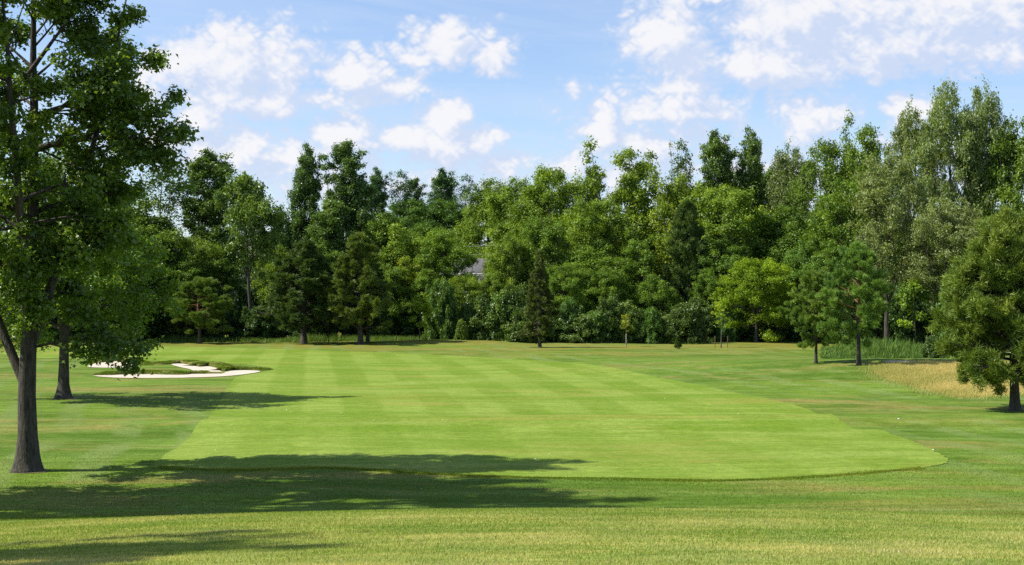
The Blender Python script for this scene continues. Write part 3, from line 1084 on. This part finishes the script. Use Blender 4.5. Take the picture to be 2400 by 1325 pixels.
x2, d2_, z2 = ground(150, 935)
maple2 = gen_tree(33, 15.4, 6.0, t0=.16, prof='egg', leaders=4, fork=.22, fspread=20, n1=84, n2=7, n3=5, nl=30, a_lo=92, a_hi=34, c1=.0, r_tr=.31,
                  lsz=.20, sig=.24, upb=.5, bark=M_BARK_D, mat=M_MAPLE, droop=.12, sides=12, base_flare=.9)
put_tree(maple2, 'maple_tree', 'second maple behind the near one, left of the sand bunkers', 'tree', 150, d2_, x=x2, base=z2 - .02, rot=.6, sxy=1.0, sz=.92, tint=(1.0, 1.02, .95))

x3, d3_, z3 = ground(2378, 963)
bigpine = gen_tree(44, 10.4, 3.55, t0=.18, prof='full', leaders=2, fork=.35, fspread=14, n1=135, n2=9, n3=6, nl=52, a_lo=96, a_hi=30, c1=.10, r_tr=.27,
                   leaf='needle', lsz=.25, asp=.18, sig=.11, slo=.06, upb=.45, flat2=.7, bark=M_BARK, mat=M_NEEDLE, droop=.08, sides=12, wob=.16, len2=.40, len3=.42, lean=(-.05, 0),
                   extra=[((-.1, 0, 1.9), (-2.9, -.6, 1.95), -.06, .06)], base_flare=.35)
put_tree(bigpine, 'pine_tree', 'large dense olive-green pine at the right edge of the picture', 'tree', 2378, d3_, x=x3, base=z3 - .02, tint=(1.75, 1.65, .85))

# trodden earth round the feet of the two maples
M_SOIL = plain_mat('bare_soil', (.105, .098, .036), .95, .35, 5.0)
for cx_, cy_, r_ in ((x1, d1_, .62), (x2, d2_, .75)):
    th = np.arange(22) / 22 * 6.283
    rr = r_ * rng.uniform(.65, 1.2, 22)
    sheet('bare_soil', np.column_stack([cx_ + .15 + rr * np.cos(th), cy_ - .1 + rr * np.sin(th)]), .012, .3, M_SOIL)

# ------------------------------------------------------------------ conifers of the middle distance
scots = [gen_tree(s, 8.5, 2.6, t0=.20, prof='round', leaders=1, n1=38, n2=8, n3=7, nl=60, a_lo=96, a_hi=40, c1=.06, r_tr=.17, leaf='needle', lsz=.27, asp=.17, sig=.05,
                  upb=.85, flat2=.22, bark=M_BARK_SP, mat=M_NEEDLE, wob=.34, len2=.42, len3=.42, base_flare=.3, wiggle=.02) for s in (51, 58)]
black = [gen_tree(s, 12.5, 3.9, t0=.13, prof='ovate', leaders=1, n1=76, n2=7, n3=5, nl=40, a_lo=84, a_hi=34, c1=.12, r_tr=.24, leaf='needle', lsz=.34, asp=.24, sig=.07,
                  upb=.55, flat2=.8, bark=M_BARK_D, mat=M_NEEDLE, wob=.2, len2=.40, len3=.42, base_flare=.3) for s in (61, 66)]
spruce = gen_tree(71, 11.2, 2.3, t0=.10, prof='cone', leaders=1, n1=95, n2=6, n3=4, nl=46, a_lo=104, a_hi=55, c1=.05, r_tr=.20, leaf='needle', lsz=.26, asp=.20, sig=.05,
                  upb=-.35, flat2=.8, bark=M_BARK, mat=M_SPRUCE, wob=.16, len2=.36, len3=.4, droop=.05, base_flare=.3, wiggle=.004)


def at_foot(px, py):
    x, d, z = ground(px, py)
    return dict(d=d, x=x, base=z - .02)


def put_foot(proto, name, label, px, py, top, half, tint=(1, 1, 1), rot=0., cat='tree', group=None):
    f = at_foot(px, py)
    return put_tree(proto, name, label, cat, px, f['d'], top, half, tint, rot, group, base=f['base'], x=f['x'])


put_foot(scots[0], 'scots_pine', 'small Scots pine with layered pads above the far left of the bunkers', 468, 806, 655, 74, (1.75, 1.75, 1.1), .4)
put_foot(scots[1], 'scots_pine', 'slimmer Scots pine half hidden behind the small layered pine', 436, 801, 668, 62, (1.15, 1.25, .95), 1.9)
put_foot(black[0], 'black_pine', 'broad dark pine left of the twin-trunked one, before the wood', 712, 806, 572, 122, (.90, .98, .88), .3)
put_foot(black[1], 'black_pine', 'olive-tinged bushy pine standing right of the broad dark pine', 845, 807, 552, 108, (1.55, 1.45, .95), 1.2)
put_foot(black[0], 'black_pine', 'slender pine trunk hidden close behind the olive-tinged bushy pine', 862, 803, 600, 70, (.70, .80, .85), 2.9)
put_foot(spruce, 'spruce_tree', 'narrow brownish spruce alone before the clipped hedge', 1265, 815, 585, 50, (.92, 1.18, 1.0), 0.)
put_foot(scots[1], 'scots_pine', 'left, ragged one of the two pines before the green reeds', 1912, 851, 640, 62, (2.2, 2.2, 1.4), .9)
put_foot(scots[0], 'scots_pine', 'right, taller one of the two pines before the green reeds', 2012, 856, 578, 82, (2.1, 2.3, 1.6), 2.6)
put_tree(black[1], 'red_pine', 'soft green pine rising above the hedge in the middle of the wood', 'tree', 1608, 184, 478, 88, (1.10, 1.18, .92), 4.0)

# ------------------------------------------------------------------ prototypes of the wood
broad = [gen_tree(s, 18.0, 5.2, t0=.10, prof=p_, leaders=l_, fork=.22, fspread=22, n1=60, n2=6, n3=4, nl=40, a_lo=92, a_hi=42, c1=.05, r_tr=.26, lsz=.25, sig=.33, upb=.5, sprig=.20,
                  bark=M_BARK, mat=M_LEAF, wob=w_, sweep_x=.05) for s, p_, l_, w_ in ((101, 'round', 4, .30), (102, 'egg', 3, .34), (103, 'egg', 5, .3), (104, 'round', 3, .36), (105, 'ovate', 4, .3))]
poplar = [gen_tree(s, 24.0, 3.7, t0=.08, prof='column', leaders=l_, fork=.16, fspread=9, n1=56, n2=6, n3=4, nl=32, a_lo=46, a_hi=16, c1=.10, r_tr=.26, lsz=.27, sig=.25, upb=.35, sprig=.2,
                   bark=M_BARK_D, mat=M_POPLAR, wob=.42, lean=(ln_, 0), sweep_x=.10) for s, l_, ln_ in ((111, 3, .05), (112, 4, .03), (113, 3, .01), (114, 2, .06))]
silver = [gen_tree(s, 20.0, 5.0, t0=.20, prof='open', leaders=4, fork=.22, fspread=16, n1=50, n2=6, n3=4, nl=26, a_lo=58, a_hi=20, c1=.08, r_tr=.30, lsz=.24, sig=.27, upb=.3, sprig=.22,
                   bark=M_BARK_D, mat=M_SILVER, wob=.38, sweep_x=.08, lean=(.03, 0)) for s in (121, 122)]
shrub = [gen_tree(s, 5.0, 3.0, t0=.01, prof='dome', leaders=5, fork=.08, fspread=26, n1=60, n2=6, n3=4, nl=24, a_lo=104, a_hi=30, c1=.02, r_tr=.07, lsz=.24, sig=.20, upb=.4, sprig=.12,
                  bark=M_BARK_D, mat=M_SHRUB, wob=.22, base_flare=.2) for s in (131, 132, 133)]
thin = gen_tree(141, 20.0, 2.6, t0=.35, prof='column', leaders=3, fork=.3, fspread=12, n1=36, n2=5, n3=3, nl=9, a_lo=46, a_hi=16, c1=.1, r_tr=.17, lsz=.26, sig=.25, upb=.3,
                bark=M_BARK, mat=M_POPLAR, wob=.4, sweep_x=.1, lean=(.03, 0), twigs=True)
leaning = gen_tree(142, 17.0, 3.6, t0=.34, prof='open', leaders=3, fork=.42, fspread=20, n1=34, n2=6, n3=4, nl=24, a_lo=60, a_hi=24, c1=.08, r_tr=.24, lsz=.28, sig=.30, upb=.35,
                   bark=M_BARK_D, mat=M_POPLAR, wob=.42, sweep_x=.28, lean=(-.09, 0))
sapl = gen_tree(151, 5.2, 1.3, t0=.28, prof='egg', leaders=2, fork=.4, fspread=16, n1=16, n2=4, n3=3, nl=16, a_lo=60, a_hi=24, c1=.05, r_tr=.05, lsz=.22, sig=.14, upb=.4,
                bark=M_BARK, mat=M_LEAF, base_flare=.1)
whip = gen_tree(152, 3.6, .42, t0=.42, prof='column', leaders=1, n1=9, n2=3, n3=2, nl=4, a_lo=50, a_hi=24, c1=.05, r_tr=.035, lsz=.16, sig=.10, upb=.3,
                bark=M_BARK_S, mat=M_LEAF, base_flare=.1)
cedar = gen_tree(153, 1.3, .42, t0=.02, prof='cone', leaders=1, n1=40, n2=4, n3=3, nl=10, a_lo=60, a_hi=20, c1=.1, r_tr=.04, leaf='needle', lsz=.14, asp=.3, sig=.03, upb=.6,
                 bark=M_BARK, mat=M_NEEDLE, base_flare=.1)

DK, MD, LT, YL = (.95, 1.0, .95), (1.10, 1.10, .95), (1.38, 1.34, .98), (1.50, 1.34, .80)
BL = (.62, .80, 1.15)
# prototype, name, label, foot column, distance, top row, half width (photo pixels), tint, turn
WOOD = [
    # behind the maples on the left
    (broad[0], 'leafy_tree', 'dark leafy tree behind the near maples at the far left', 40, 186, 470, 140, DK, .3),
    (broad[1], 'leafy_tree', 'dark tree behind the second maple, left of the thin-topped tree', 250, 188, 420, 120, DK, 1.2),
    (thin, 'thin_tree', 'thin-topped sparse tree with bare twigs left of the leaning poplar', 365, 192, 362, 60, (.9, .95, .9), .2),
    (broad[2], 'leafy_tree', 'mid-green tree below the thin-topped tree behind the layered pine', 340, 182, 520, 90, MD, 2.0),
    (poplar[0], 'poplar_tree', 'windswept poplar with a flat-blown top left of the leaning tree', 475, 194, 362, 82, (.95, 1.0, .85), -.15),
    (leaning, 'leaning_tree', 'tree with a bare dark trunk leaning left over the pale shrub', 588, 181, 408, 70, (1.25, 1.25, .9), .1),
    (broad[3], 'leafy_tree', 'round green tree under the windswept poplar, behind the layered pine', 440, 184, 560, 62, MD, .8),
    (poplar[1], 'poplar_tree', 'shorter of the two tall poplars left of the centre', 706, 196, 355, 56, (.75, .88, .90), .1),
    (poplar[2], 'poplar_tree', 'tallest poplar left of the centre, its top blown right', 806, 191, 333, 70, (.80, .92, .85), -.1),
    (poplar[3], 'poplar_tree', 'dense lower poplar filling between the two tall ones', 755, 187, 470, 70, (.9, 1.0, .85), .2),
    (broad[4], 'leafy_tree', 'yellow-green tree low between the leaning tree and the broad dark pine', 655, 186, 575, 58, LT, 1.0),
    # far dark row, seen over the lower trees
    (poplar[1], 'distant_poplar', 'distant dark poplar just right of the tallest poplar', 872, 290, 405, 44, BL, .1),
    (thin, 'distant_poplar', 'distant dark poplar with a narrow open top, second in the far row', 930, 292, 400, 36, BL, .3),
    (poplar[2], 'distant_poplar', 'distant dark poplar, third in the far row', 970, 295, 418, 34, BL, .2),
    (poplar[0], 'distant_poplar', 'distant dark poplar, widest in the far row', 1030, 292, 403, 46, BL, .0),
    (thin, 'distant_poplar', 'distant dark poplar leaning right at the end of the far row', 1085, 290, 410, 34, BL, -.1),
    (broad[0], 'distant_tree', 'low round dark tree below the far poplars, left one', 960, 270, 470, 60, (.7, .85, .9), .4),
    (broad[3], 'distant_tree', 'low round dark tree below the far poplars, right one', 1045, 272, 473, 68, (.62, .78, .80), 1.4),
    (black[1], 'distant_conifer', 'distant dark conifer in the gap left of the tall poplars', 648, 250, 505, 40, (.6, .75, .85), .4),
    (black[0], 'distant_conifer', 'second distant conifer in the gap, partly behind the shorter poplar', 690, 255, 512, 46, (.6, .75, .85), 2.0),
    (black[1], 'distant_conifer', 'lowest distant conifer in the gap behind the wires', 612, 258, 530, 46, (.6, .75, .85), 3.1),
    # middle
    (broad[1], 'leafy_tree', 'bright green tree right of the tallest poplar', 905, 190, 495, 78, LT, .5),
    (broad[0], 'leafy_tree', 'bright green round tree left of the grey house', 1038, 186, 540, 55, (1.35, 1.38, .9), 2.4),
    (broad[4], 'leafy_tree', 'yellowish tree between the bushy pine and the green sapling', 955, 183, 600, 58, (1.5, 1.3, .75), .2),
    (broad[2], 'leafy_tree', 'loose green tree at the right end of the far row', 1150, 228, 410, 66, (1.15, 1.15, .85), .9),
    (broad[1], 'leafy_tree', 'tall light green tree behind the grey utility pole', 1215, 218, 412, 80, LT, 2.2),
    (broad[3], 'leafy_tree', 'tall yellow-green tree above the spruce', 1290, 206, 398, 78, (1.36, 1.32, .85), 1.1),
    (poplar[2], 'poplar_tree', 'narrow pointed treetop left of the great yellow-green tree', 1388, 208, 388, 34, MD, .5),
    (broad[4], 'leafy_tree', 'great yellow-green tree right of the narrow pointed top', 1478, 200, 344, 92, (1.42, 1.32, .80), .4),
    (thin, 'thin_tree', 'sparse upright treetop left of the forked dark poplar', 1588, 206, 328, 34, (.95, 1.0, .95), 0.),
    (broad[2], 'leafy_tree', 'olive-green tree behind the soft green pine', 1590, 196, 395, 72, YL, 2.8),
    (poplar[0], 'poplar_tree', 'forked dark poplar above the middle of the right wood', 1668, 207, 318, 62, (1.0, 1.05, .9), .1),
    (poplar[1], 'poplar_tree', 'narrow dark poplar right of the forked one', 1752, 208, 318, 50, (.92, 1.0, .8), .3),
    (broad[0], 'leafy_tree', 'pale green spreading tree below the forked dark poplar', 1705, 190, 440, 84, (1.55, 1.48, 1.15), 3.0),
    (silver[1], 'open_tree', 'open airy tree with sky between its limbs right of the dark poplars', 1850, 205, 352, 70, (.75, .85, .75), .3),
    (broad[1], 'leafy_tree', 'shaded green tree behind the golden maple', 1845, 190, 478, 86, (.85, .95, .85), 1.7),
    (broad[3], 'leafy_tree', 'green tree sloping up to the right behind the pair of pines', 1955, 196, 335, 72, MD, .2),
    (broad[4], 'leafy_tree', 'green treetop just left of the tall silvery poplars', 2040, 190, 288, 66, (1.15, 1.15, .8), .7),
    (silver[0], 'silver_poplar', 'silvery poplar with a dark bare trunk behind the reeds', 2078, 158, 372, 100, (1, 1, 1), .4),
    (silver[1], 'silver_poplar', 'silvery poplar left of the tallest treetop', 2140, 176, 262, 72, (.95, 1, .9), 1.1),
    (silver[0], 'silver_poplar', 'tallest silvery poplar, its top the highest of the wood', 2225, 170, 205, 88, (.9, 1, .85), 2.0),
    (silver[1], 'silver_poplar', 'silvery poplar with a slim plume behind the large pine', 2310, 172, 218, 66, (.9, 1, .85), 3.2),
    (broad[2], 'leafy_tree', 'green tree against the right edge above the large pine', 2392, 168, 258, 80, MD, 1.0),
    (silver[0], 'silver_poplar', 'low pale poplar filling below the tall ones, behind the dark shrub', 2220, 152, 470, 96, (1, 1, 1), 4.0),
    (silver[1], 'silver_poplar', 'low pale poplar left of the large pine, lit white in places', 2290, 150, 520, 80, (1, 1, 1), 5.0),
    (broad[0], 'leafy_tree', 'mid-green tree behind the right pine of the pair', 1990, 176, 430, 74, (1.1, 1.15, .9), 4.4),
    (broad[1], 'leafy_tree', 'green tree between and below the two dark poplars', 1715, 214, 392, 62, (1.1, 1.12, .85), 3.4),
    (broad[3], 'leafy_tree', 'green treetop right below the narrow dark poplar', 1805, 212, 398, 56, (1.05, 1.1, .85), 1.9),
    # lower storey
    (broad[0], 'leafy_tree', 'leafy tree directly left of the spruce above the hedge', 1192, 184, 555, 46, (1.35, 1.28, .85), 5.0),
    (broad[2], 'leafy_tree', 'green tree rising directly behind the spruce', 1275, 186, 500, 66, (1.1, 1.15, .85), 1.3),
    (broad[1], 'leafy_tree', 'full green tree right of the spruce above the hedge', 1375, 183, 575, 74, (1.1, 1.15, .85), 4.1),
    (broad[3], 'leafy_tree', 'yellow-green tree below the narrow pointed top', 1400, 192, 470, 66, (1.34, 1.30, .82), 3.3),
    (broad[4], 'leafy_tree', 'shaded tree left of the soft green pine', 1490, 184, 560, 66, (1.0, 1.08, .85), 2.1),
    (broad[0], 'leafy_tree', 'shaded tree right of the soft green pine', 1690, 184, 560, 62, (.95, 1.05, .9), .9),
    (broad[3], 'leafy_tree', 'golden green round maple before the dark wood, left of the pines', 1772, 174, 608, 60, (1.70, 1.62, .60), .2),
    (broad[2], 'leafy_tree', 'blue-green tree between the golden maple and the pair of pines', 1885, 178, 560, 56, (1.0, 1.15, 1.1), 3.6),
    (broad[4], 'leafy_tree', 'dense tree behind the left pine of the pair', 1945, 172, 560, 58, (1.0, 1.1, .9), 5.2),
    (broad[2], 'leafy_tree', 'low bright green tree right of the bushy pine', 905, 181, 612, 46, (1.30, 1.30, .90), 1.5),
    (broad[1], 'leafy_tree', 'low green tree behind the thin-stemmed bright sapling', 1000, 181, 628, 42, (1.22, 1.25, .90), 3.0),
    (broad[3], 'leafy_tree', 'low yellowish green tree directly below the grey house', 1085, 180, 650, 40, (1.38, 1.30, .80), .4),
    (broad[4], 'leafy_tree', 'low green tree below the utility pole, left of the spruce', 1150, 180, 640, 42, (1.25, 1.25, .85), 2.0),
    (broad[0], 'leafy_tree', 'low fresh green tree just right of the spruce', 1325, 178, 622, 46, (1.15, 1.22, .85), 1.0),
    (broad[2], 'leafy_tree', 'low fresh green tree above the middle of the tall hedge', 1425, 178, 618, 46, (1.15, 1.22, .88), 5.5),
    (broad[1], 'leafy_tree', 'low mid-green tree above the reddish sapling', 1530, 179, 640, 44, (1.10, 1.18, .85), .6),
    (broad[4], 'leafy_tree', 'low mid-green tree between soft green pine and golden maple', 1652, 180, 628, 42, (1.05, 1.15, .88), 4.2),
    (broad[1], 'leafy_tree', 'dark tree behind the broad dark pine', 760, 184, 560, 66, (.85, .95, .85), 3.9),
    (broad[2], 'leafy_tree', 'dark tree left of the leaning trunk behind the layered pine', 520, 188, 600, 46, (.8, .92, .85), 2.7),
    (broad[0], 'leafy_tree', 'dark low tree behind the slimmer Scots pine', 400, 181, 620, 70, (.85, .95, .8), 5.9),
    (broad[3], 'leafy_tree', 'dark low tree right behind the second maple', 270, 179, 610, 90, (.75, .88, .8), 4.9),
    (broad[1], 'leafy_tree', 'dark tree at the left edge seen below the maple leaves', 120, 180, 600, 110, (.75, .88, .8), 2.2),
]
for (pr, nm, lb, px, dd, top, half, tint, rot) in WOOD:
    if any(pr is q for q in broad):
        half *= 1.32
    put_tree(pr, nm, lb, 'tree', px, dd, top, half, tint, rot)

# trees that only close the wood behind the front rows
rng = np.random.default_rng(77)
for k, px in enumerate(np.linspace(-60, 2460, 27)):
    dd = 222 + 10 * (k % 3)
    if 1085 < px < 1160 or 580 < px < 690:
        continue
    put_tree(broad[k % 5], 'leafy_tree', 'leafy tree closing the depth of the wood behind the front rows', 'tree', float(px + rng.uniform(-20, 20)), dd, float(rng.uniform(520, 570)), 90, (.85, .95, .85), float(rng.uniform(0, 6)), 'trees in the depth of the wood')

# ------------------------------------------------------------------ shrubs along the foot of the wood
rng = np.random.default_rng(88)
SHR = []
for px in np.arange(-40, 1000, 58):
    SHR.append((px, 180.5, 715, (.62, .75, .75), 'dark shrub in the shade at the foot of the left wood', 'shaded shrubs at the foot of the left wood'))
for px in np.arange(1010, 1215, 40):
    SHR.append((px, 176.0, 690, (1.0, 1.1, .9), 'green shrub in the bank of bushes left of the spruce', 'bushes left of the spruce'))
for px in np.arange(1225, 1640, 34):
    SHR.append((px, 172.0, 732, (1.0, 1.08, .85), 'glossy dark shrub in the tall hedge between spruce and golden maple', 'shrubs of the tall hedge'))
for px in np.arange(1650, 1960, 46):
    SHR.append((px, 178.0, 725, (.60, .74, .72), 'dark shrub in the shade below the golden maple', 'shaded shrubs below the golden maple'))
for px in np.arange(2000, 2480, 55):
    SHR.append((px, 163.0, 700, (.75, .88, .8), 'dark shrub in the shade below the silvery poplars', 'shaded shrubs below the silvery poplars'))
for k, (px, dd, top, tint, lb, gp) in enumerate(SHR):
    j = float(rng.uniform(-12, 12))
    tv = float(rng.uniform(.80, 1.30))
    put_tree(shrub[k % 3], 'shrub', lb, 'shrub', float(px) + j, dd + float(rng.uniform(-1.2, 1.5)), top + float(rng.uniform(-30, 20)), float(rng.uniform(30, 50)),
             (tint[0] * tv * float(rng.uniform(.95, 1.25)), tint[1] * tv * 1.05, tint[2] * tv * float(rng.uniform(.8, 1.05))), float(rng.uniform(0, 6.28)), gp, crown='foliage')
# a second rank of taller shrubs shuts out the light behind the first
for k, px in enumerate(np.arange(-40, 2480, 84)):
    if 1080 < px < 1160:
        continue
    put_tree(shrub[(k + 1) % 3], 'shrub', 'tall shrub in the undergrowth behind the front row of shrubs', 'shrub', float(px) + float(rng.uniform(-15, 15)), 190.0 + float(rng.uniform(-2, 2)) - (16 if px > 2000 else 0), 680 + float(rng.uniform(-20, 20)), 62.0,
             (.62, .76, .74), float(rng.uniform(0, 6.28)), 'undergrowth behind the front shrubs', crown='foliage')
put_tree(shrub[0], 'shrub', 'pale silver-grey shrub behind the leaning trunk', 'shrub', 590, 189, 640, 46, (2.6, 2.3, 4.2), 1.0, crown='foliage')
put_tree(shrub[1], 'shrub', 'yellow shrub low in the bushes left of the spruce', 'shrub', 1082, 172.5, 752, 15, (1.9, 1.7, .6), 1.0, crown='foliage')  # the whole shrub carries a yellow tint
put_tree(shrub[2], 'shrub', 'dark round shrub left of the large pine beyond the dry fescue', 'shrub', 2186, 118, 790, 26, (.95, 1.0, .7), 2.0, crown='foliage')
put_tree(shrub[2], 'shrub', 'bluish bush behind the golden maple on its left', 'shrub', 1702, 176, 700, 24, (1.1, 1.4, 1.5), 2.0, crown='foliage')
put_tree(shrub[1], 'shrub', 'bluish leafy bush right of the bank, by the reeds', 'shrub', 2235, 140, 640, 40, (1.2, 1.3, .9), 4.0, crown='foliage')

# weeds and long grass along the foot of the wood
rng = np.random.default_rng(95)
n = 30000
x = rng.uniform(-75, 52, n)
y = 177.5 - 4.8 * ss(x, -4, 2) + rng.normal(0, 1.0, n) + 1.2 * np.sin(x * .5) + 5.5 * ss(x, 22, 26)
hk = np.clip(.45 + .5 * patchy(x, y, rng, .25, .25), .08, 1.3)
o = blades('foot_weeds', np.column_stack([x, y, h(x, y)]), hk, .07, M_REED, rng, .45 + rng.normal(0, .2, n) + .2 * patchy(x, y, rng, .2, .2), .4)
o['label'] = 'ragged weeds and long grass along the foot of the wood'
o['category'] = 'weeds'

# ------------------------------------------------------------------ saplings
M_STAKE = plain_mat('stake_wood', (.10, .075, .05), .85)
M_GUARD = plain_mat('white_guard', (.36, .36, .33), .6)


def post_mesh(hh, r, sides=8):
    V, F = sweep([(0, 0, -.2), (0, 0, hh * .5), (0, 0, hh - .03), (0, 0, hh)], [r, r, r, r * .55], sides)
    cap = np.arange(len(V) - sides, len(V))[None, :]
    return V, F, cap


def post(name, hh, r, mat, parent, loc, sides=8):
    V, F, cap = post_mesh(hh, r, sides)
    return link(name, build_mesh(name, V, [F, cap], [mat]), parent, loc)


put_foot(sapl, 'sapling', 'young bright green tree on a thin stem left of the bushes', 983, 801, 690, 34, (1.7, 1.55, .75), .3)
put_foot(whip, 'sapling', 'thin young stem between the two broad pines', 770, 803, 705, 10, (.9, 1.0, .8), .4)
put_foot(whip, 'sapling', 'thin young stem right of the layered Scots pine', 516, 800, 700, 10, (.9, 1.0, .8), 1.4)
e = put_foot(whip, 'sapling', 'slender sapling with reddish leaves and a pale stem before the hedge', 1468, 813, 738, 13, (1.8, 1.35, .62), 2.4)
V, F = sweep([(0, 0, 0), (.01, 0, .7), (.02, 0, 1.45)], [.036, .034, .032], 8)
link('trunk_guard', build_mesh('trunk_guard', V, [F], [M_GUARD], smooth=True), e)
e = put_foot(whip, 'sapling', 'staked sapling with yellow-green leaves left of the golden maple', 1690, 816, 715, 18, (1.8, 1.6, .6), 3.4)
for s in (-.38, .36):
    post('stake', 1.0, .02, M_STAKE, e, (s, 0, 0))
e = put_foot(whip, 'sapling', 'staked young stem just left of the pair of pines', 1882, 821, 745, 10, (1.0, 1.1, .8), .8)
post('stake', 1.0, .02, M_STAKE, e, (.4, 0, 0))
put_foot(cedar, 'cedar_shrub', 'tiny cone-shaped cedar standing alone before the tall hedge', 1588, 818, 788, 11, (.95, 1.05, .6), 0., 'shrub')
e = put_tree(sapl, 'young_tree', 'young tree with a pale straight stem behind the reeds', 'tree', 2146, 152, 655, 44, (1.3, 1.3, .9), 2.0)

# ------------------------------------------------------------------ house, pole, wires behind the wood
M_ROOF, nt, out = new_mat('grey_shingles')
P = turf_nodes(nt)
br = nd(nt, 'ShaderNodeTexBrick')
nt.links.new(P, br.inputs['Vector'])
br.inputs['Scale'].default_value = 3.0
br.inputs['Color1'].default_value = (.10, .10, .115, 1)
br.inputs['Color2'].default_value = (.14, .14, .155, 1)
br.inputs['Mortar'].default_value = (.08, .08, .09, 1)
b = nd(nt, 'ShaderNodeBsdfPrincipled')
nt.links.new(br.outputs[0], b.inputs['Base Color'])
b.inputs['Roughness'].default_value = .9
nt.links.new(b.outputs[0], out.inputs[0])
M_WALL = plain_mat('grey_siding', (.26, .27, .29), .8, .06)
M_TRIM = plain_mat('white_trim', (.72, .72, .70), .6, .05)
M_GLASS, nt, out = new_mat('window_glass')
b = nd(nt, 'ShaderNodeBsdfPrincipled')
b.inputs['Base Color'].default_value = (.02, .025, .03, 1)
b.inputs['Roughness'].default_value = .08
nt.links.new(b.outputs[0], out.inputs[0])


def box(name, c, s, mat, parent):
    cx, cy, cz = c
    sx, sy, sz = (v / 2 for v in s)
    V = [(cx + a * sx, cy + b_ * sy, cz + d_ * sz) for a in (-1, 1) for b_ in (-1, 1) for d_ in (-1, 1)]
    F = [[0, 1, 3, 2], [4, 6, 7, 5], [0, 4, 5, 1], [2, 3, 7, 6], [0, 2, 6, 4], [1, 5, 7, 3]]
    return link(name, build_mesh(name, V, [F], [mat]), parent)


HD = 212.0
hx = gx(1108, HD)
hz = float(h(hx, HD + 4))
house = tag(link('house', None, None, (hx, HD, hz)), 'grey house with a hipped roof showing through the wood', 'house')
ez = zt(641, HD) - hz
rz_ = zt(604, HD) - hz
box('wall', (0, 4.5, ez / 2 - .5), (9.0, 8.0, ez + 1.0), M_WALL, house)
ov = 5.1
V = [(-ov, .1, ez), (ov, .1, ez), (ov, 8.9, ez), (-ov, 8.9, ez), (-2.4, 4.5, rz_), (2.4, 4.5, rz_), (-ov, .1, ez - .18), (ov, .1, ez - .18), (ov, 8.9, ez - .18), (-ov, 8.9, ez - .18)]
rf = link('roof', build_mesh('roof', V, [[[0, 1, 5, 4], [2, 3, 4, 5], [6, 7, 1, 0], [7, 8, 2, 1], [8, 9, 3, 2], [9, 6, 0, 3], [9, 8, 7, 6]], [[1, 2, 5], [3, 0, 4]]], [M_ROOF]), house)
box('fascia', (0, .06, ez - .12), (2 * ov, .06, .22), M_TRIM, rf)
box('chimney', (2.6, 6.0, rz_ - .3), (.7, .7, 1.6), M_WALL, rf)
for wx in (-2.6, .2, 2.8):
    w_ = box('window', (wx, .47, ez - 1.3), (1.25, .09, 1.35), M_TRIM, house)
    box('pane', (wx, .42, ez - 1.3), (1.05, .03, 1.15), M_GLASS, w_)

M_POLE = plain_mat('weathered_pole', (.42, .42, .42), .7, .1)
M_WIRE = plain_mat('cable', (.34, .34, .35), .5, .05)
PD = 200.0
pxx = gx(1218, PD)
pz = float(h(pxx, PD))
ph_ = zt(568, PD) - pz
pole = tag(link('utility_pole', None, None, (pxx, PD, pz)), 'pale grey utility pole left of the spruce top', 'pole')
post('shaft', ph_, .16, M_POLE, pole, (0, 0, 0), 10)
for s in (0,):
    post('insulator', .22, .05, M_GUARD, pole, (s, -.2, ph_ - .40))
pole2x = gx(360, PD)
pole2 = tag(link('utility_pole', None, None, (pole2x, PD, float(h(pole2x, PD)))), 'grey utility pole hidden in the wood left of the leaning tree', 'pole')
ph2 = pz + ph_ - float(h(pole2x, PD)) + .6
post('shaft', ph2, .16, M_POLE, pole2, (0, 0, 0), 10)
for s, zz_, lb in ((-.2, ph_ - .3, 'upper pale cable crossing the gap left of the tall poplars'), (-.22, ph_ - 1.5, 'lower pale cable crossing the gap left of the tall poplars')):
    q = np.linspace(0, 1, 24)
    a0 = np.array([pxx, PD + s, pz + zz_])
    a1 = np.array([pole2x, PD + s, pz + zz_ + .5])
    pts = a0 + (a1 - a0) * q[:, None]
    pts[:, 2] -= 1.6 * 4 * q * (1 - q) * .5
    V, F = sweep(pts, np.full(24, .022), 6)
    o = link('power_cable', build_mesh('power_cable', V - a0, [F], [M_WIRE]), None, a0)
    tag(o, lb, 'cable', 'cables of the utility line')

# gravel stub of a cart path beyond the fescue
GP = outline([(2070, 849), (2110, 851), (2150, 848.5), (2120, 846.5), (2085, 846.5)], 5)
sheet('cart_path', GP, .03, .6, plain_mat('path_gravel', (.42, .38, .32), .95, .15, 8.0))

# ------------------------------------------------------------------ white specks lying in the grass
M_WHITE = plain_mat('white_speck', (.80, .80, .78), .6, .05)
SPK = [(a_, b_, c_ * .55) for a_, b_, c_ in [(1255, 1077, .11), (1287, 1065, .06), (2105, 984, .17), (2186, 1055, .12), (672, 962, .08), (682, 968, .07), (800, 968, .07), (877, 986, .08), (1037, 987, .07), (1558, 935, .08),
       (1343, 1000, .05), (988, 1147, .05), (610, 1128, .05), (1730, 971, .06), (1095, 1086, .05), (505, 1056, .06)]]
rng = np.random.default_rng(9)
for px, py, sz in SPK:
    x, d, z = ground(px, py)
    k = 7
    th = np.arange(k) / k * 6.283
    rr = sz * .5 * rng.uniform(.6, 1.2, k)
    V = [(r_ * math.cos(t) * 1.3, r_ * math.sin(t), .004 + .01 * rng.random()) for r_, t in zip(rr, th)] + [(0, 0, .02 + sz * .15)]
    F = [[q, (q + 1) % k, k] for q in range(k)]
    o = link('white_scrap', build_mesh('white_scrap', V, [F], [M_WHITE]), None, (x, d, z + .012))
    tag(o, 'small white scrap lying in the short grass', 'scrap', 'white scraps scattered over the grass')
